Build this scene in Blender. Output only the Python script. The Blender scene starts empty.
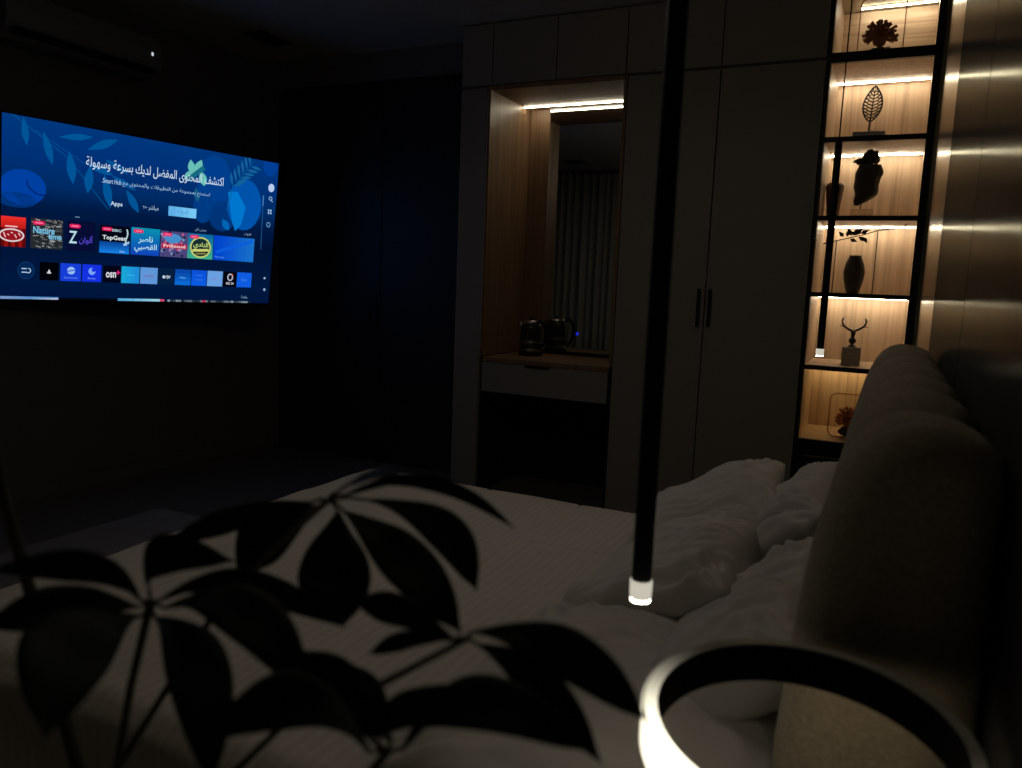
import bpy, bmesh, math, random
from mathutils import Vector, Matrix, noise
random.seed(7)
PI = math.pi
scene = bpy.context.scene
col = scene.collection
R = math.radians

# ------------------------------------------------------------------ helpers
def new_mat(name):
    m = bpy.data.materials.new(name); m.use_nodes = True
    nt = m.node_tree; b = nt.nodes['Principled BSDF']
    return m, nt, b

def mat(name, color, rough=.6, metal=0, noise_scale=None, noise_amt=.15, bump=0, bump_scale=200, spec=.5, coat=0):
    m, nt, b = new_mat(name)
    b.inputs['Roughness'].default_value = rough
    b.inputs['Metallic'].default_value = metal
    b.inputs['Specular IOR Level'].default_value = spec
    b.inputs['Coat Weight'].default_value = coat
    c = (*color, 1)
    tc = nt.nodes.new('ShaderNodeTexCoord')
    n = nt.nodes.new('ShaderNodeTexNoise'); n.inputs['Scale'].default_value = noise_scale or 8
    nt.links.new(tc.outputs['Object'], n.inputs['Vector'])
    mx = nt.nodes.new('ShaderNodeMix'); mx.data_type = 'RGBA'
    mx.inputs[6].default_value = tuple(v*(1-noise_amt) for v in color)+(1,)
    mx.inputs[7].default_value = tuple(min(1, v*(1+noise_amt)) for v in color)+(1,)
    nt.links.new(n.outputs['Fac'], mx.inputs[0]); nt.links.new(mx.outputs[2], b.inputs['Base Color'])
    if bump:
        n2 = nt.nodes.new('ShaderNodeTexNoise'); n2.inputs['Scale'].default_value = bump_scale; n2.inputs['Detail'].default_value = 4
        nt.links.new(tc.outputs['Object'], n2.inputs['Vector'])
        bp = nt.nodes.new('ShaderNodeBump'); bp.inputs['Strength'].default_value = bump; bp.inputs['Distance'].default_value = .004
        nt.links.new(n2.outputs['Fac'], bp.inputs['Height']); nt.links.new(bp.outputs['Normal'], b.inputs['Normal'])
    return m

def wood(name, c1, c2, c3, stretch=(22, 22, .7), rough=.45):
    m, nt, b = new_mat(name)
    b.inputs['Roughness'].default_value = rough
    tc = nt.nodes.new('ShaderNodeTexCoord'); mp = nt.nodes.new('ShaderNodeMapping')
    mp.inputs['Scale'].default_value = stretch
    nt.links.new(tc.outputs['Object'], mp.inputs['Vector'])
    n = nt.nodes.new('ShaderNodeTexNoise'); n.inputs['Scale'].default_value = 1.6; n.inputs['Detail'].default_value = 6; n.inputs['Distortion'].default_value = .6
    nt.links.new(mp.outputs[0], n.inputs['Vector'])
    cr = nt.nodes.new('ShaderNodeValToRGB'); e = cr.color_ramp.elements
    e[0].position = .3; e[0].color = (*c1, 1); e[1].position = .72; e[1].color = (*c3, 1)
    k = e.new(.5); k.color = (*c2, 1)
    nt.links.new(n.outputs['Fac'], cr.inputs[0]); nt.links.new(cr.outputs[0], b.inputs['Base Color'])
    bp = nt.nodes.new('ShaderNodeBump'); bp.inputs['Strength'].default_value = .12; bp.inputs['Distance'].default_value = .002
    nt.links.new(n.outputs['Fac'], bp.inputs['Height']); nt.links.new(bp.outputs['Normal'], b.inputs['Normal'])
    return m

def emit(name, color, strength):
    m = bpy.data.materials.new(name); m.use_nodes = True
    nt = m.node_tree; nt.nodes.clear()
    o = nt.nodes.new('ShaderNodeOutputMaterial'); e = nt.nodes.new('ShaderNodeEmission')
    e.inputs[0].default_value = (*color, 1); e.inputs[1].default_value = strength
    nt.links.new(e.outputs[0], o.inputs[0])
    return m

class MB:
    """collects shapes into one bmesh"""
    def __init__(s): s.bm = bmesh.new(); s.mi = 0
    def _mark(s, faces, smooth=False):
        for f in faces: f.material_index = s.mi; f.smooth = smooth
    def box(s, x0, x1, y0, y1, z0, z1, bev=0):
        r = bmesh.ops.create_cube(s.bm, size=1)
        vs = r['verts']
        for v in vs:
            v.co = Vector(((x0+x1)/2+v.co.x*(x1-x0), (y0+y1)/2+v.co.y*(y1-y0), (z0+z1)/2+v.co.z*(z1-z0)))
        fs = {f for v in vs for f in v.link_faces}
        s._mark(fs)
        if bev:
            es = list({e for v in vs for e in v.link_edges})
            r2 = bmesh.ops.bevel(s.bm, geom=es, offset=bev, segments=2, affect='EDGES', profile=.5)
            s._mark(r2['faces'])
        return s
    def lathe(s, prof, c=(0, 0, 0), n=32, smooth=True, cap=True, axis=None, sx=1, sy=1, rotz=0):
        M = Matrix.Translation(Vector(c))
        if axis is not None:
            M = M @ Vector(axis).normalized().to_track_quat('Z', 'Y').to_matrix().to_4x4()
        rings = []
        for r, z in prof:
            rings.append([s.bm.verts.new(M @ Vector((r*sx*math.cos(2*PI*i/n+rotz), r*sy*math.sin(2*PI*i/n+rotz), z))) for i in range(n)])
        fs = []
        for a, b in zip(rings, rings[1:]):
            for i in range(n): fs.append(s.bm.faces.new((a[i], a[(i+1) % n], b[(i+1) % n], b[i])))
        if cap:
            fs.append(s.bm.faces.new(list(reversed(rings[0])))); fs.append(s.bm.faces.new(rings[-1]))
        s._mark(fs, smooth); return s
    def cyl(s, a, b, r, n=16, r2=None, smooth=True):
        a = Vector(a); b = Vector(b); L = (b-a).length
        return s.lathe([(r, 0), (r if r2 is None else r2, L)], a, n, smooth, True, b-a)
    def tube(s, pts, r, n=8, closed=False):
        pts = [Vector(p) for p in pts]; N = len(pts); rings = []
        rr = r if isinstance(r, (list, tuple)) else [r]*N
        up = Vector((0.13, .21, 1)).normalized()
        for i, p in enumerate(pts):
            t = (pts[(i+1) % N]-pts[i-1]) if closed else (pts[min(i+1, N-1)]-pts[max(i-1, 0)])
            t.normalize()
            a = up.cross(t)
            if a.length < .05: a = Vector((1, 0, 0)).cross(t)
            a.normalize(); b = t.cross(a)
            rings.append([s.bm.verts.new(p+rr[i]*(math.cos(2*PI*k/n)*a+math.sin(2*PI*k/n)*b)) for k in range(n)])
        fs = []
        for i in range(N if closed else N-1):
            A = rings[i]; B = rings[(i+1) % N]
            for k in range(n): fs.append(s.bm.faces.new((A[k], A[(k+1) % n], B[(k+1) % n], B[k])))
        if not closed:
            fs.append(s.bm.faces.new(list(reversed(rings[0])))); fs.append(s.bm.faces.new(rings[-1]))
        s._mark(fs, True); return s
    def blob(s, c, rad, sub=3, amp=0, fr=3, seed=0):
        r = bmesh.ops.create_icosphere(s.bm, subdivisions=sub, radius=1)
        vs = r['verts']
        for v in vs:
            d = v.co.normalized(); k = 1+amp*noise.noise(d*fr+Vector((seed, seed*2, 0)))
            v.co = Vector(c)+Vector((d.x*rad[0]*k, d.y*rad[1]*k, d.z*rad[2]*k))
        s._mark({f for v in vs for f in v.link_faces}, True); return s
    def poly(s, pts, smooth=False):
        f = s.bm.faces.new([s.bm.verts.new(Vector(p)) for p in pts]); s._mark([f], smooth); return s
    def grid(s, fn, nu, nv, smooth=True, closeu=False, closev=False):
        V = [[s.bm.verts.new(Vector(fn(i/(nu if closeu else nu-1), j/(nv if closev else nv-1)))) for j in range(nv)] for i in range(nu)]
        fs = []
        for i in range(nu if closeu else nu-1):
            for j in range(nv if closev else nv-1):
                fs.append(s.bm.faces.new((V[i][j], V[(i+1) % nu][j], V[(i+1) % nu][(j+1) % nv], V[i][(j+1) % nv])))
        s._mark(fs, smooth); s.last = V; return s
    def strip(s, x0, x1, y, z, w):
        # square bar: the back face (index 1) is its metal carrier, the rest glows
        P = [(y, z), (y-w, z), (y-w, z-w*.7), (y, z-w*.7)]
        A = [s.bm.verts.new((x0, a, b)) for a, b in P]; B = [s.bm.verts.new((x1, a, b)) for a, b in P]
        for i, j, mi in ((0, 1, 1), (1, 2, 0), (2, 3, 0), (3, 0, 0)):
            f = s.bm.faces.new((A[i], A[j], B[j], B[i])); f.material_index = mi
        for q in (A, B[::-1]): s.bm.faces.new(q).material_index = 1
        return s
    def build(s, name, mats, parent=None, recalc=True, origin=None):
        if recalc: bmesh.ops.recalc_face_normals(s.bm, faces=s.bm.faces)
        me = bpy.data.meshes.new(name); s.bm.to_mesh(me); s.bm.free()
        for m in (mats if isinstance(mats, (list, tuple)) else [mats]): me.materials.append(m)
        o = bpy.data.objects.new(name, me); col.objects.link(o)
        if parent is not None:
            o.parent = parent
            # geometry is written in world coordinates: shift it into the parent's frame
            me.transform(parent_world(parent).inverted())
        elif origin is not None:
            me.transform(Matrix.Translation(-Vector(origin))); o.location = origin
        return o
def parent_world(p):
    M = p.matrix_basis.copy()
    while p.parent: p = p.parent; M = p.matrix_basis @ M
    return M
def tag(o, label=None, cat=None, group=None, kind=None):
    if label: o['label'] = label
    if cat: o['category'] = cat
    if group: o['group'] = group
    if kind: o['kind'] = kind
    return o
def empty(name, loc, label, cat, group=None):
    o = bpy.data.objects.new(name, None); col.objects.link(o); o.location = loc
    o.empty_display_size = .1
    return tag(o, label, cat, group)
def struct(o): o['kind'] = 'structure'; return o
def smoothstep(a, b, x):
    t = max(0, min(1, (x-a)/(b-a))); return t*t*(3-2*t)

# ------------------------------------------------------------------ dimensions
HC = 1.38            # camera height
CEIL = 2.95
XL, XR = -4.45, .13  # tv wall / headboard wall
YB, YD = 4.40, 5.02  # wardrobe front, back
YN = -.32            # curtain wall behind the viewer

# ------------------------------------------------------------------ materials
M_wall = mat('wall_paint', (.17, .165, .15), .85, bump=.1, bump_scale=60)
M_ceil = mat('ceiling_paint', (.58, .52, .40), .9)
M_floor = mat('floor_tile', (.16, .15, .135), .35, noise_scale=3)
M_rug = mat('rug_wool', (.30, .28, .25), .95, bump=.8, bump_scale=300)
M_lac = mat('taupe_lacquer', (.30, .275, .235), .55, noise_amt=.04)
M_black = mat('black_metal', (.010, .010, .011), .38, .3, noise_amt=.05)
M_blackm = mat('black_matte', (.008, .008, .009), .7, noise_amt=.05, spec=.2)
M_doorm = mat('dark_door', (.020, .026, .027), .5, noise_amt=.1)
M_shadow = mat('recess_shade', (.012, .012, .012), .9)  # kneehole panels: the shade of the recess is put into the colour
M_wood = wood('oak_veneer', (.40, .285, .195), (.54, .40, .275), (.64, .49, .35))
M_woodh = wood('oak_veneer_cross', (.40, .285, .195), (.54, .40, .275), (.64, .49, .35), (.8, 22, 26))
M_wood2 = wood('walnut_veneer', (.19, .11, .06), (.27, .165, .09), (.34, .21, .12))
M_led = emit('led_strip', (1.0, .87, .63), 33)
M_led_n = emit('led_strip_niche', (1.0, .89, .66), 24)
M_ledd = emit('led_strip_amber', (1.0, .74, .34), 19)
M_sheet = mat('white_cotton', (.62, .60, .60), .9, bump=.12, bump_scale=500, noise_amt=.03)
M_pillow = mat('white_pillowcase', (.62, .60, .585), .9, bump=.12, bump_scale=400, noise_amt=.03)
M_boucle = mat('brown_boucle', (.33, .285, .22), 1, noise_scale=150, noise_amt=.35, bump=.6, bump_scale=220)
M_concrete = mat('concrete', (.42, .39, .34), .85, noise_scale=60, bump=.4)
M_darkcer = mat('charcoal_ceramic', (.045, .04, .035), .5, bump=.3, bump_scale=60)
M_bronze = mat('brown_stoneware', (.16, .085, .05), .55, bump=.2, bump_scale=60)
M_coral = mat('brown_coral', (.34, .17, .10), .7, bump=.6, bump_scale=120)
M_corald = mat('orange_coral', (.50, .20, .08), .7, bump=.6, bump_scale=120)
M_stone = mat('dark_stone', (.055, .055, .04), .75, bump=.8, bump_scale=40, noise_amt=.4)
M_copper = mat('copper_wire', (.40, .19, .09), .35, 1)
M_bone = mat('pale_ceramic_antler', (.75, .70, .6), .4)
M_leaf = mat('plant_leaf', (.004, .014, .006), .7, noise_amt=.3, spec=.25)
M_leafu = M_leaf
M_stem = mat('plant_stem', (.05, .045, .025), .7)
M_soil = mat('soil', (.03, .02, .015), 1, bump=1, bump_scale=80)
M_pot = mat('grey_pot', (.2, .2, .19), .6)
M_plastic = mat('white_plastic', (.24, .24, .23), .6, noise_amt=.02)
M_curtain = mat('grey_curtain', (.62, .60, .52), .9, noise_amt=.05)
M_lampw = None

# brushed dark wall panel
def panel_mat(name, c, rough, metal):
    m, nt, b = new_mat(name)
    tc = nt.nodes.new('ShaderNodeTexCoord'); mp = nt.nodes.new('ShaderNodeMapping'); mp.inputs['Scale'].default_value = (160, 160, 1.5)
    nt.links.new(tc.outputs['Object'], mp.inputs[0])
    n = nt.nodes.new('ShaderNodeTexNoise'); n.inputs['Scale'].default_value = 1; n.inputs['Detail'].default_value = 3
    nt.links.new(mp.outputs[0], n.inputs[0])
    mx = nt.nodes.new('ShaderNodeMix'); mx.data_type = 'RGBA'
    mx.inputs[6].default_value = tuple(v*.7 for v in c)+(1,); mx.inputs[7].default_value = tuple(v*1.3 for v in c)+(1,)
    nt.links.new(n.outputs['Fac'], mx.inputs[0]); nt.links.new(mx.outputs[2], b.inputs['Base Color'])
    b.inputs['Roughness'].default_value = rough; b.inputs['Metallic'].default_value = metal
    b.inputs['Anisotropic'].default_value = .6
    tg = nt.nodes.new('ShaderNodeTangent'); tg.direction_type = 'RADIAL'; tg.axis = 'Z'
    nt.links.new(tg.outputs[0], b.inputs['Tangent'])
    bp = nt.nodes.new('ShaderNodeBump'); bp.inputs['Strength'].default_value = .04; bp.inputs['Distance'].default_value = .001
    nt.links.new(n.outputs['Fac'], bp.inputs['Height']); nt.links.new(bp.outputs['Normal'], b.inputs['Normal'])
    return m
M_panel, nt, b = new_mat('brushed_dark_panel')
nt.nodes.remove(b)
tc = nt.nodes.new('ShaderNodeTexCoord'); mp = nt.nodes.new('ShaderNodeMapping'); mp.inputs['Scale'].default_value = (120, 120, 1.2); nt.links.new(tc.outputs['Object'], mp.inputs[0])
n = nt.nodes.new('ShaderNodeTexNoise'); n.inputs['Scale'].default_value = 1; n.inputs['Detail'].default_value = 3; nt.links.new(mp.outputs[0], n.inputs[0])
mx = nt.nodes.new('ShaderNodeMix'); mx.data_type = 'RGBA'; mx.inputs[6].default_value = (.045, .045, .048, 1); mx.inputs[7].default_value = (.085, .085, .088, 1); nt.links.new(n.outputs['Fac'], mx.inputs[0])
df = nt.nodes.new('ShaderNodeBsdfDiffuse'); nt.links.new(mx.outputs[2], df.inputs[0])
gl = nt.nodes.new('ShaderNodeBsdfAnisotropic'); gl.inputs['Color'].default_value = (.85, .86, .76, 1); gl.inputs['Roughness'].default_value = .17
mz = nt.nodes.new('ShaderNodeMixShader'); mz.inputs[0].default_value = .13; nt.links.new(df.outputs[0], mz.inputs[1]); nt.links.new(gl.outputs[0], mz.inputs[2])
nt.links.new(mz.outputs[0], nt.nodes['Material Output'].inputs[0])
M_panelb = panel_mat('brushed_bronze_panel', (.34, .31, .24), .26, .8)

# ------------------------------------------------------------------ the room
m = MB(); m.box(XL-.1, XR+.1, YN-.3, YD+.15, -.1, 0); struct(m.build('floor', M_floor))
m = MB(); m.box(XL-.1, XR+.1, YN-.3, YD+.15, CEIL, CEIL+.1); struct(m.build('ceiling', M_ceil))
m = MB(); m.box(XL-.1, XL, YN-.3, YD+.15, 0, CEIL); struct(m.build('wall_left', M_wall))
m = MB(); m.box(XL, XR+.1, YD, YD+.15, 0, CEIL); struct(m.build('wall_back', M_wall))
m = MB(); m.box(XL, XR+.1, YN-.3, YN-.2, 0, CEIL); struct(m.build('wall_front', M_wall))
m = MB(); m.box(XR+.02, XR+.1, YN-.2, YD, 0, CEIL); struct(m.build('wall_right', M_blackm))
# panels on the headboard wall, with dark joints between them
for (y0, y1, mt) in ((-.2, .555, M_panel), (.563, 1.776, M_panel), (1.784, 3.0, M_panel), (3.004, YB+.02, M_panelb)):
    m = MB(); m.box(XR, XR+.02, y0, y1, 0, CEIL-.002); o = struct(m.build('trim_1', mt))
m = MB(); m.box(XL, XL+.015, YN-.2, 4.7, 0, .09); struct(m.build('baseboard_left', M_wall))
# recessed part of the back wall with the tall dark double door
m = MB(); m.box(XL, -2.54, 4.70, YD, 2.755, CEIL); m.box(XL, -4.34, 4.70, YD, 0, 2.755); struct(m.build('wall_bulkhead', M_wall))
dr = empty('door_1', (-3.4, 4.75, 0), None, None); struct(dr)
for a, b in ((-4.335, -3.373), (-3.365, -2.545)):
    m = MB(); m.box(a, b, 4.74, 4.78, .005, 2.75)
    m.build('door_leaf', M_doorm, dr)
m = MB(); m.tube([(-3.43, 4.74, 1.02), (-3.43, 4.70, 1.02), (-3.43, 4.70, 1.22), (-3.43, 4.74, 1.22)], .008, 8); m.build('door_handle', M_black, dr)

# rug
m = MB(); m.box(-3.68, -1.2, -.05, 3.05, 0, .014, .005)
tag(m.build('area_rug', M_rug, origin=(-2.4, 1.5, 0)), 'plain grey-brown rug lying between the bed and the television wall', 'rug')

# curtain behind the viewer (seen in the dressing mirror)
m = MB()
def cur(u, v):
    x = XL+.05+u*(XR-XL-.1); w = .040*math.sin(u*2*PI*42+1.2*math.sin(u*31))+.012*math.sin(u*2*PI*21)
    return (x, YN-.10+w*(1+.15*math.sin(v*3)), .01+v*(CEIL-.06))
m.grid(cur, 900, 4)
cu = m.build('curtain', M_curtain, origin=None)
sd = cu.modifiers.new('t', 'SOLIDIFY'); sd.thickness = .003
tag(cu, 'full-height pleated grey-beige curtain reflected in the dressing mirror', 'curtain')

# ceiling vent
m = MB(); m.box(-4.03, -3.86, 4.06, 4.36, CEIL-.006, CEIL+.001, .002); vt = m.build('ceiling_vent', M_blackm, origin=(-3.945, 4.21, CEIL))
tag(vt, 'small dark slotted air vent in the ceiling near the dark doors', 'vent')
m = MB()
for i in range(5): m.box(-4.02, -3.87, 4.09+i*.055, 4.105+i*.055, CEIL-.012, CEIL-.005)
m.build('slats', M_black, vt)
m = MB(); m.box(-3.95, -3.70, .20, .42, CEIL-.006, CEIL+.001, .002); vt2 = m.build('ceiling_vent', M_blackm, origin=(-3.825, .31, CEIL))
tag(vt2, 'small dark air vent in the ceiling above the curtain, seen in the mirror', 'vent')

# ------------------------------------------------------------------ wardrobe wall
G = .003
cases = []
def carcass(name, label, x0, x1, z0=0.0, z1=2.57, cat='wardrobe'):
    e = empty(name, ((x0+x1)/2, YB+.02, z0), label, cat)
    m = MB(); m.box(x0, x0+.018, YB+.02, YD-.01, z0, z1); m.box(x1-.018, x1, YB+.02, YD-.01, z0, z1)
    m.box(x0+.018, x1-.018, YD-.02, YD-.01, z0, z1); m.box(x0+.018, x1-.018, YB+.02, YD-.02, z1-.018, z1); m.box(x0+.018, x1-.018, YB+.02, YD-.02, z0, z0+.018)
    m.build('carcass', M_lac, e)
    return e
def door(e, x0, x1, z0, z1, nm='door'):
    m = MB(); m.box(x0+G, x1-G, YB, YB+.019, z0+G, z1-G, .0015); return m.build(nm, M_lac, e)
# slim cupboard left of the niche
e = carcass('tall_cupboard', 'narrow full-height taupe cupboard on the left edge of the dressing niche', -2.54, -2.35, cat='cupboard')
door(e, -2.54, -2.351, .0, 2.565)
# double wardrobe right of the niche
e = carcass('wardrobe', 'tall taupe double-door wardrobe with two slim black bar handles', -1.455, -.405)
door(e, -1.455, -.935, .0, 2.565); door(e, -.935, -.405, 0, 2.565)
DOORS = [c for c in e.children if c.name.startswith('door')]
for dx, d in ((-.968, DOORS[0]), (-.907, DOORS[1])):
    m = MB(); m.box(dx-.008, dx+.008, YB-.028, YB-.016, 1.175, 1.385, .003)
    m.box(dx-.005, dx+.005, YB-.018, YB+.001, 1.19, 1.205); m.box(dx-.005, dx+.005, YB-.018, YB+.001, 1.355, 1.37)
    m.build('bar_handle', M_black, d)
# upper cupboards
ups = [(-2.54, -2.325, 'narrow taupe top cupboard at the left end of the row under the ceiling'),
       (-2.325, -1.90, 'taupe top cupboard above the left half of the lit niche'),
       (-1.90, -1.47, 'taupe top cupboard above the right half of the lit niche'),
       (-1.47, -.935, 'taupe top cupboard above the left wardrobe door'),
       (-.935, -.405, 'taupe top cupboard next to the lit display shelves')]
for a, b, lb in ups:
    e = carcass('top_cupboard', lb, a+.001, b-.001, 2.575, 2.945, 'cupboard')
    e['group'] = 'top cupboards under the ceiling'
    door(e, a, b, 2.575, 2.935)

# dressing niche
nx0, nx1 = -2.35, -1.457
e = empty('dressing_niche', ((nx0+nx1)/2, YB, 0), 'open wood-lined dressing niche with a lit top and a floating desk', 'dressing niche')
m = MB(); m.box(nx0, nx0+.02, YB, YD-.01, .905, 2.546); m.build('side_panel', M_wood2, e)
m = MB(); m.box(nx1-.02, nx1, YB, YD-.01, .905, 2.546); m.build('side_panel', M_wood2, e)
m = MB(); m.box(nx0+.02, nx1-.02, YD-.03, YD-.01, .905, 2.546); m.build('back_panel', M_wood2, e)
m = MB(); m.box(nx0, nx1, YB+.002, YD-.01, 2.546, 2.572); m.build('top_panel', M_wood2, e)
m = MB(); m.box(nx0+.0, nx0+.006, YB-.004, YB, .905, 2.546); m.build('edge_trim', mat('edge_trim_metal', (.7, .66, .58), .35, .6), e)
m = MB(); m.box(nx0+.02, nx1-.02, YB+.005, YD-.03, .868, .90, .002); m.build('desktop', M_wood2, e)
m = MB(); m.box(nx0+.022, nx1-.022, YB, YB+.02, .678, .866, .0015); dwr = m.build('drawer', M_lac, e)
m = MB(); m.box(-2.02, -1.86, YB-.012, YB+.002, .856, .866); m.build('finger_pull', M_black, dwr)
m = MB(); m.box(nx0+.022, nx1-.022, YB+.02, YD-.04, .70, .866); m.build('drawer_box', M_blackm, dwr)
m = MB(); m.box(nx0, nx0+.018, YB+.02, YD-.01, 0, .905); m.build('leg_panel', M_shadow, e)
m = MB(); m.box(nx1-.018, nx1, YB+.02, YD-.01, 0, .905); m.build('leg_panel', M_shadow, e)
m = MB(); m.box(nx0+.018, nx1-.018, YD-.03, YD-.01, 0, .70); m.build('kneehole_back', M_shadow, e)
m = MB(); m.strip(nx0+.022, nx1-.02, 4.885, 2.5455, .009); tag(m.build('led_strip', [M_led_n, M_lac], e), 'glowing warm white light strip')

# mirror
mm, nt, b = new_mat('mirror_silver'); b.inputs['Metallic'].default_value = 1; b.inputs['Roughness'].default_value = .015; b.inputs['Base Color'].default_value = (.72, .76, .76, 1)
me_ = empty('dressing_mirror', (-1.81, 4.96, .93), 'tall frameless mirror with a blue touch light at the back of the niche', 'mirror')
m = MB(); m.box(-2.167, nx1-.021, 4.955, 4.965, .925, 2.545); m.build('mirror_glass', mm, me_)
m = MB(); m.box(-2.16, nx1-.021, 4.945, 4.968, .903, .925); m.build('bottom_rail', M_black, me_)
m = MB(); m.cyl((-1.898, 4.9535, 1.050), (-1.898, 4.955, 1.050), .011, 16); m.build('touch_light', emit('touch_blue', (.01, .03, .8), .6), me_)

# kettle
K = Vector((-2.145, 4.74, .90))
kt = empty('kettle', K, 'black electric kettle with steel bands on the niche desk, in front of the mirror', 'kettle')
m = MB(); m.lathe([(.078, 0), (.08, .006), (.078, .018), (.07, .024)], K, 32); m.build('power_base', M_blackm, kt)
Mg, nt, b = new_mat('smoked_glass'); b.inputs['Base Color'].default_value = (.03, .03, .03, 1); b.inputs['Roughness'].default_value = .08; b.inputs['Coat Weight'].default_value = .6
M_steel = mat('kettle_steel', (.5, .5, .5), .25, 1, noise_amt=.05)
m = MB(); m.lathe([(.072, .025), (.076, .04), (.077, .09), (.074, .14), (.068, .185), (.062, .215)], K, 32); m.build('body', Mg, kt)
for z, r in ((.03, .0765), (.085, .0785)):
    m = MB(); m.lathe([(r, z), (r+.001, z+.004), (r, z+.02)], K, 32, cap=False); m.build('steel_band', M_steel, kt)
m = MB(); m.lathe([(.064, .212), (.065, .222), (.058, .232), (.03, .239), (.0005, .241)], K, 32); lid = m.build('lid', M_steel, kt)
m = MB(); m.lathe([(.010, .238), (.013, .248), (.006, .254)], K, 16); m.build('knob', M_blackm, lid)
m = MB(); m.tube([K+Vector(p) for p in ((-.055, -.01, .19), (-.075, -.012, .205), (-.093, -.014, .222))], [.018, .014, .007], 10); m.build('spout', M_steel, kt)
m = MB(); m.tube([K+Vector(p) for p in ((.055, -.02, .222), (.085, -.03, .232), (.112, -.035, .21), (.122, -.04, .16), (.115, -.035, .1), (.095, -.03, .06), (.072, -.02, .045))], [.010, .011, .011, .010, .010, .009, .008], 10); m.build('handle', M_blackm, kt)

# ------------------------------------------------------------------ lit display shelves
SX0, SX1, SD = -.40, .115, 4.96
sb = empty('display_shelving', (-.15, YB, 0), 'tall open display shelving with black frame, wood back and glowing light strips', 'shelving')
m = MB(); m.box(SX0, SX0+.014, YB, SD-.012, 0, CEIL-.005); m.build('post', M_black, sb)
m = MB(); m.box(.079, .112, YB-.012, YB+.05, 0, CEIL-.005); m.build('post', M_black, sb)
m = MB(); m.box(SX0+.014, SX0+.017, YB+.02, SD-.03, .6, CEIL-.005); m.build('side_lining', M_wood, sb)
m = MB(); m.box(.084, .097, YB+.05, SD-.03, .6, CEIL-.005); m.build('side_lining', M_wood, sb)
m = MB(); m.box(SX0+.014, .084, SD-.03, SD-.012, .6, 2.56); m.build('back_panel', M_wood, sb)
m = MB(); m.box(SX0+.014, .084, SD-.03, SD-.012, 2.56, CEIL-.005); m.build('back_panel', M_woodh, sb)
SH = [(.597, .022), (.997, .020), (1.382, .020), (1.776, .020), (2.170, .022), (2.572, .045)]
for z, t in SH:
    m = MB(); m.box(SX0+.014, .084, YB, YB+.03, z-t/2-.004, z+t/2)
    m.mi = 1; m.box(SX0+.017, .084, YB+.03, SD-.03, z-t/2, z+t/2-.001); m.build('shelf', [M_black, M_wood], sb)
LEDZ = [z-t/2 for z, t in SH[1:]]+[CEIL-.008]
for z in LEDZ:
    m = MB(); x0 = SX0+.02 if z < 2.9 else -.291; m.strip(x0, .078, SD-.105, z-.0005, .009)
    tag(m.build('light_strip', [M_ledd if abs(z-LEDZ[0]) < .01 else M_led, M_lac], sb), 'glowing warm white light strip')
# low black cabinet
m = MB(); m.box(SX0+.014, .078, YB+.02, SD-.03, .02, .58); m.build('base_cabinet', M_blackm, sb)
for z0, z1 in ((.03, .30), (.305, .572)):
    m = MB(); m.box(SX0+.018, .076, YB-.002, YB+.02, z0, z1, .002); d_ = m.build('drawer', M_black, sb)
    m = MB(); m.box(SX0+.05, .04, YB-.022, YB-.012, z1-.055, z1-.045); m.box(SX0+.06, SX0+.07, YB-.015, YB, z1-.055, z1-.045); m.box(.02, .03, YB-.015, YB, z1-.055, z1-.045)
    m.build('bar_handle', M_steel, d_)
# light metallic filler between shelving and wall
m = MB(); m.box(.114, XR-.001, YB+.0, YB+.03, 0, CEIL-.003); struct(m.build('trim_2', M_panelb))

# ---- things on the shelves
def rrect(x0, x1, z0, z1, y, r, n=6):
    P = []
    for cx, cz, a0 in ((x1-r, z1-r, 0), (x0+r, z1-r, 90), (x0+r, z0+r, 180), (x1-r, z0+r, 270)):
        for k in range(n+1):
            a = R(a0+90*k/n); P.append((cx+r*math.cos(a), y, cz+r*math.sin(a)))
    return P
def coral_parts(e, c, w, h, mt, seed):
    rnd = random.Random(seed)
    m = MB(); m.blob((c[0], c[1], c[2]+h*.26), (w*.20, w*.16, h*.26), 3, .25, 3, seed)
    for ring_, (n_, ly, lo) in enumerate(((13, 0, 1.0), (9, -.30, .80), (9, .30, .80), (6, -.5, .5))):
        for i in range(n_):
            a = R(-14)+R(208)*(i+.5*(ring_ % 2)+.25)/n_+rnd.uniform(-.06, .06)
            L = lo*rnd.uniform(.88, 1.05)
            s0 = Vector(c)+Vector((0, 0, h*.34))
            d = Vector((math.cos(a)*w*.5*L, ly*w*.8, math.sin(a)*h*.66*L))
            q = s0+d; pm = s0+d*.6
            m.tube([s0+d*.25, pm, q], [h*.05, h*.042, h*.052], 7); m.blob(q, (h*.06, h*.06, h*.06), 2, .3, 2, i)
            if i % 2 == 0:
                q2 = q+Vector((-d.z, 0, d.x)).normalized()*h*.09-d*.06; m.tube([pm, q2], [h*.04, h*.045], 6); m.blob(q2, (h*.046,)*3, 1)
    m.build('coral_fan', mt, e)
# 1: framed coral, top compartment
z = 2.5955
e = empty('coral_ornament', (-.175, 4.58, z), 'brown coral on a dark rock inside a thin wire frame, topmost shelf', 'ornament', 'coral ornaments in wire frames')
coral_parts(e, (-.178, 4.60, z+.062), .165, .135, M_coral, 3)
m = MB(); m.blob((-.178, 4.60, z+.03), (.062, .05, .03), 3, .5, 4, 8); m.build('rock_base', M_stone, e)
m = MB(); m.tube(rrect(-.279, -.066, z+.004, z+.30, 4.575, .035), .0028, 6, True); m.build('wire_frame', M_copper, e)
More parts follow.
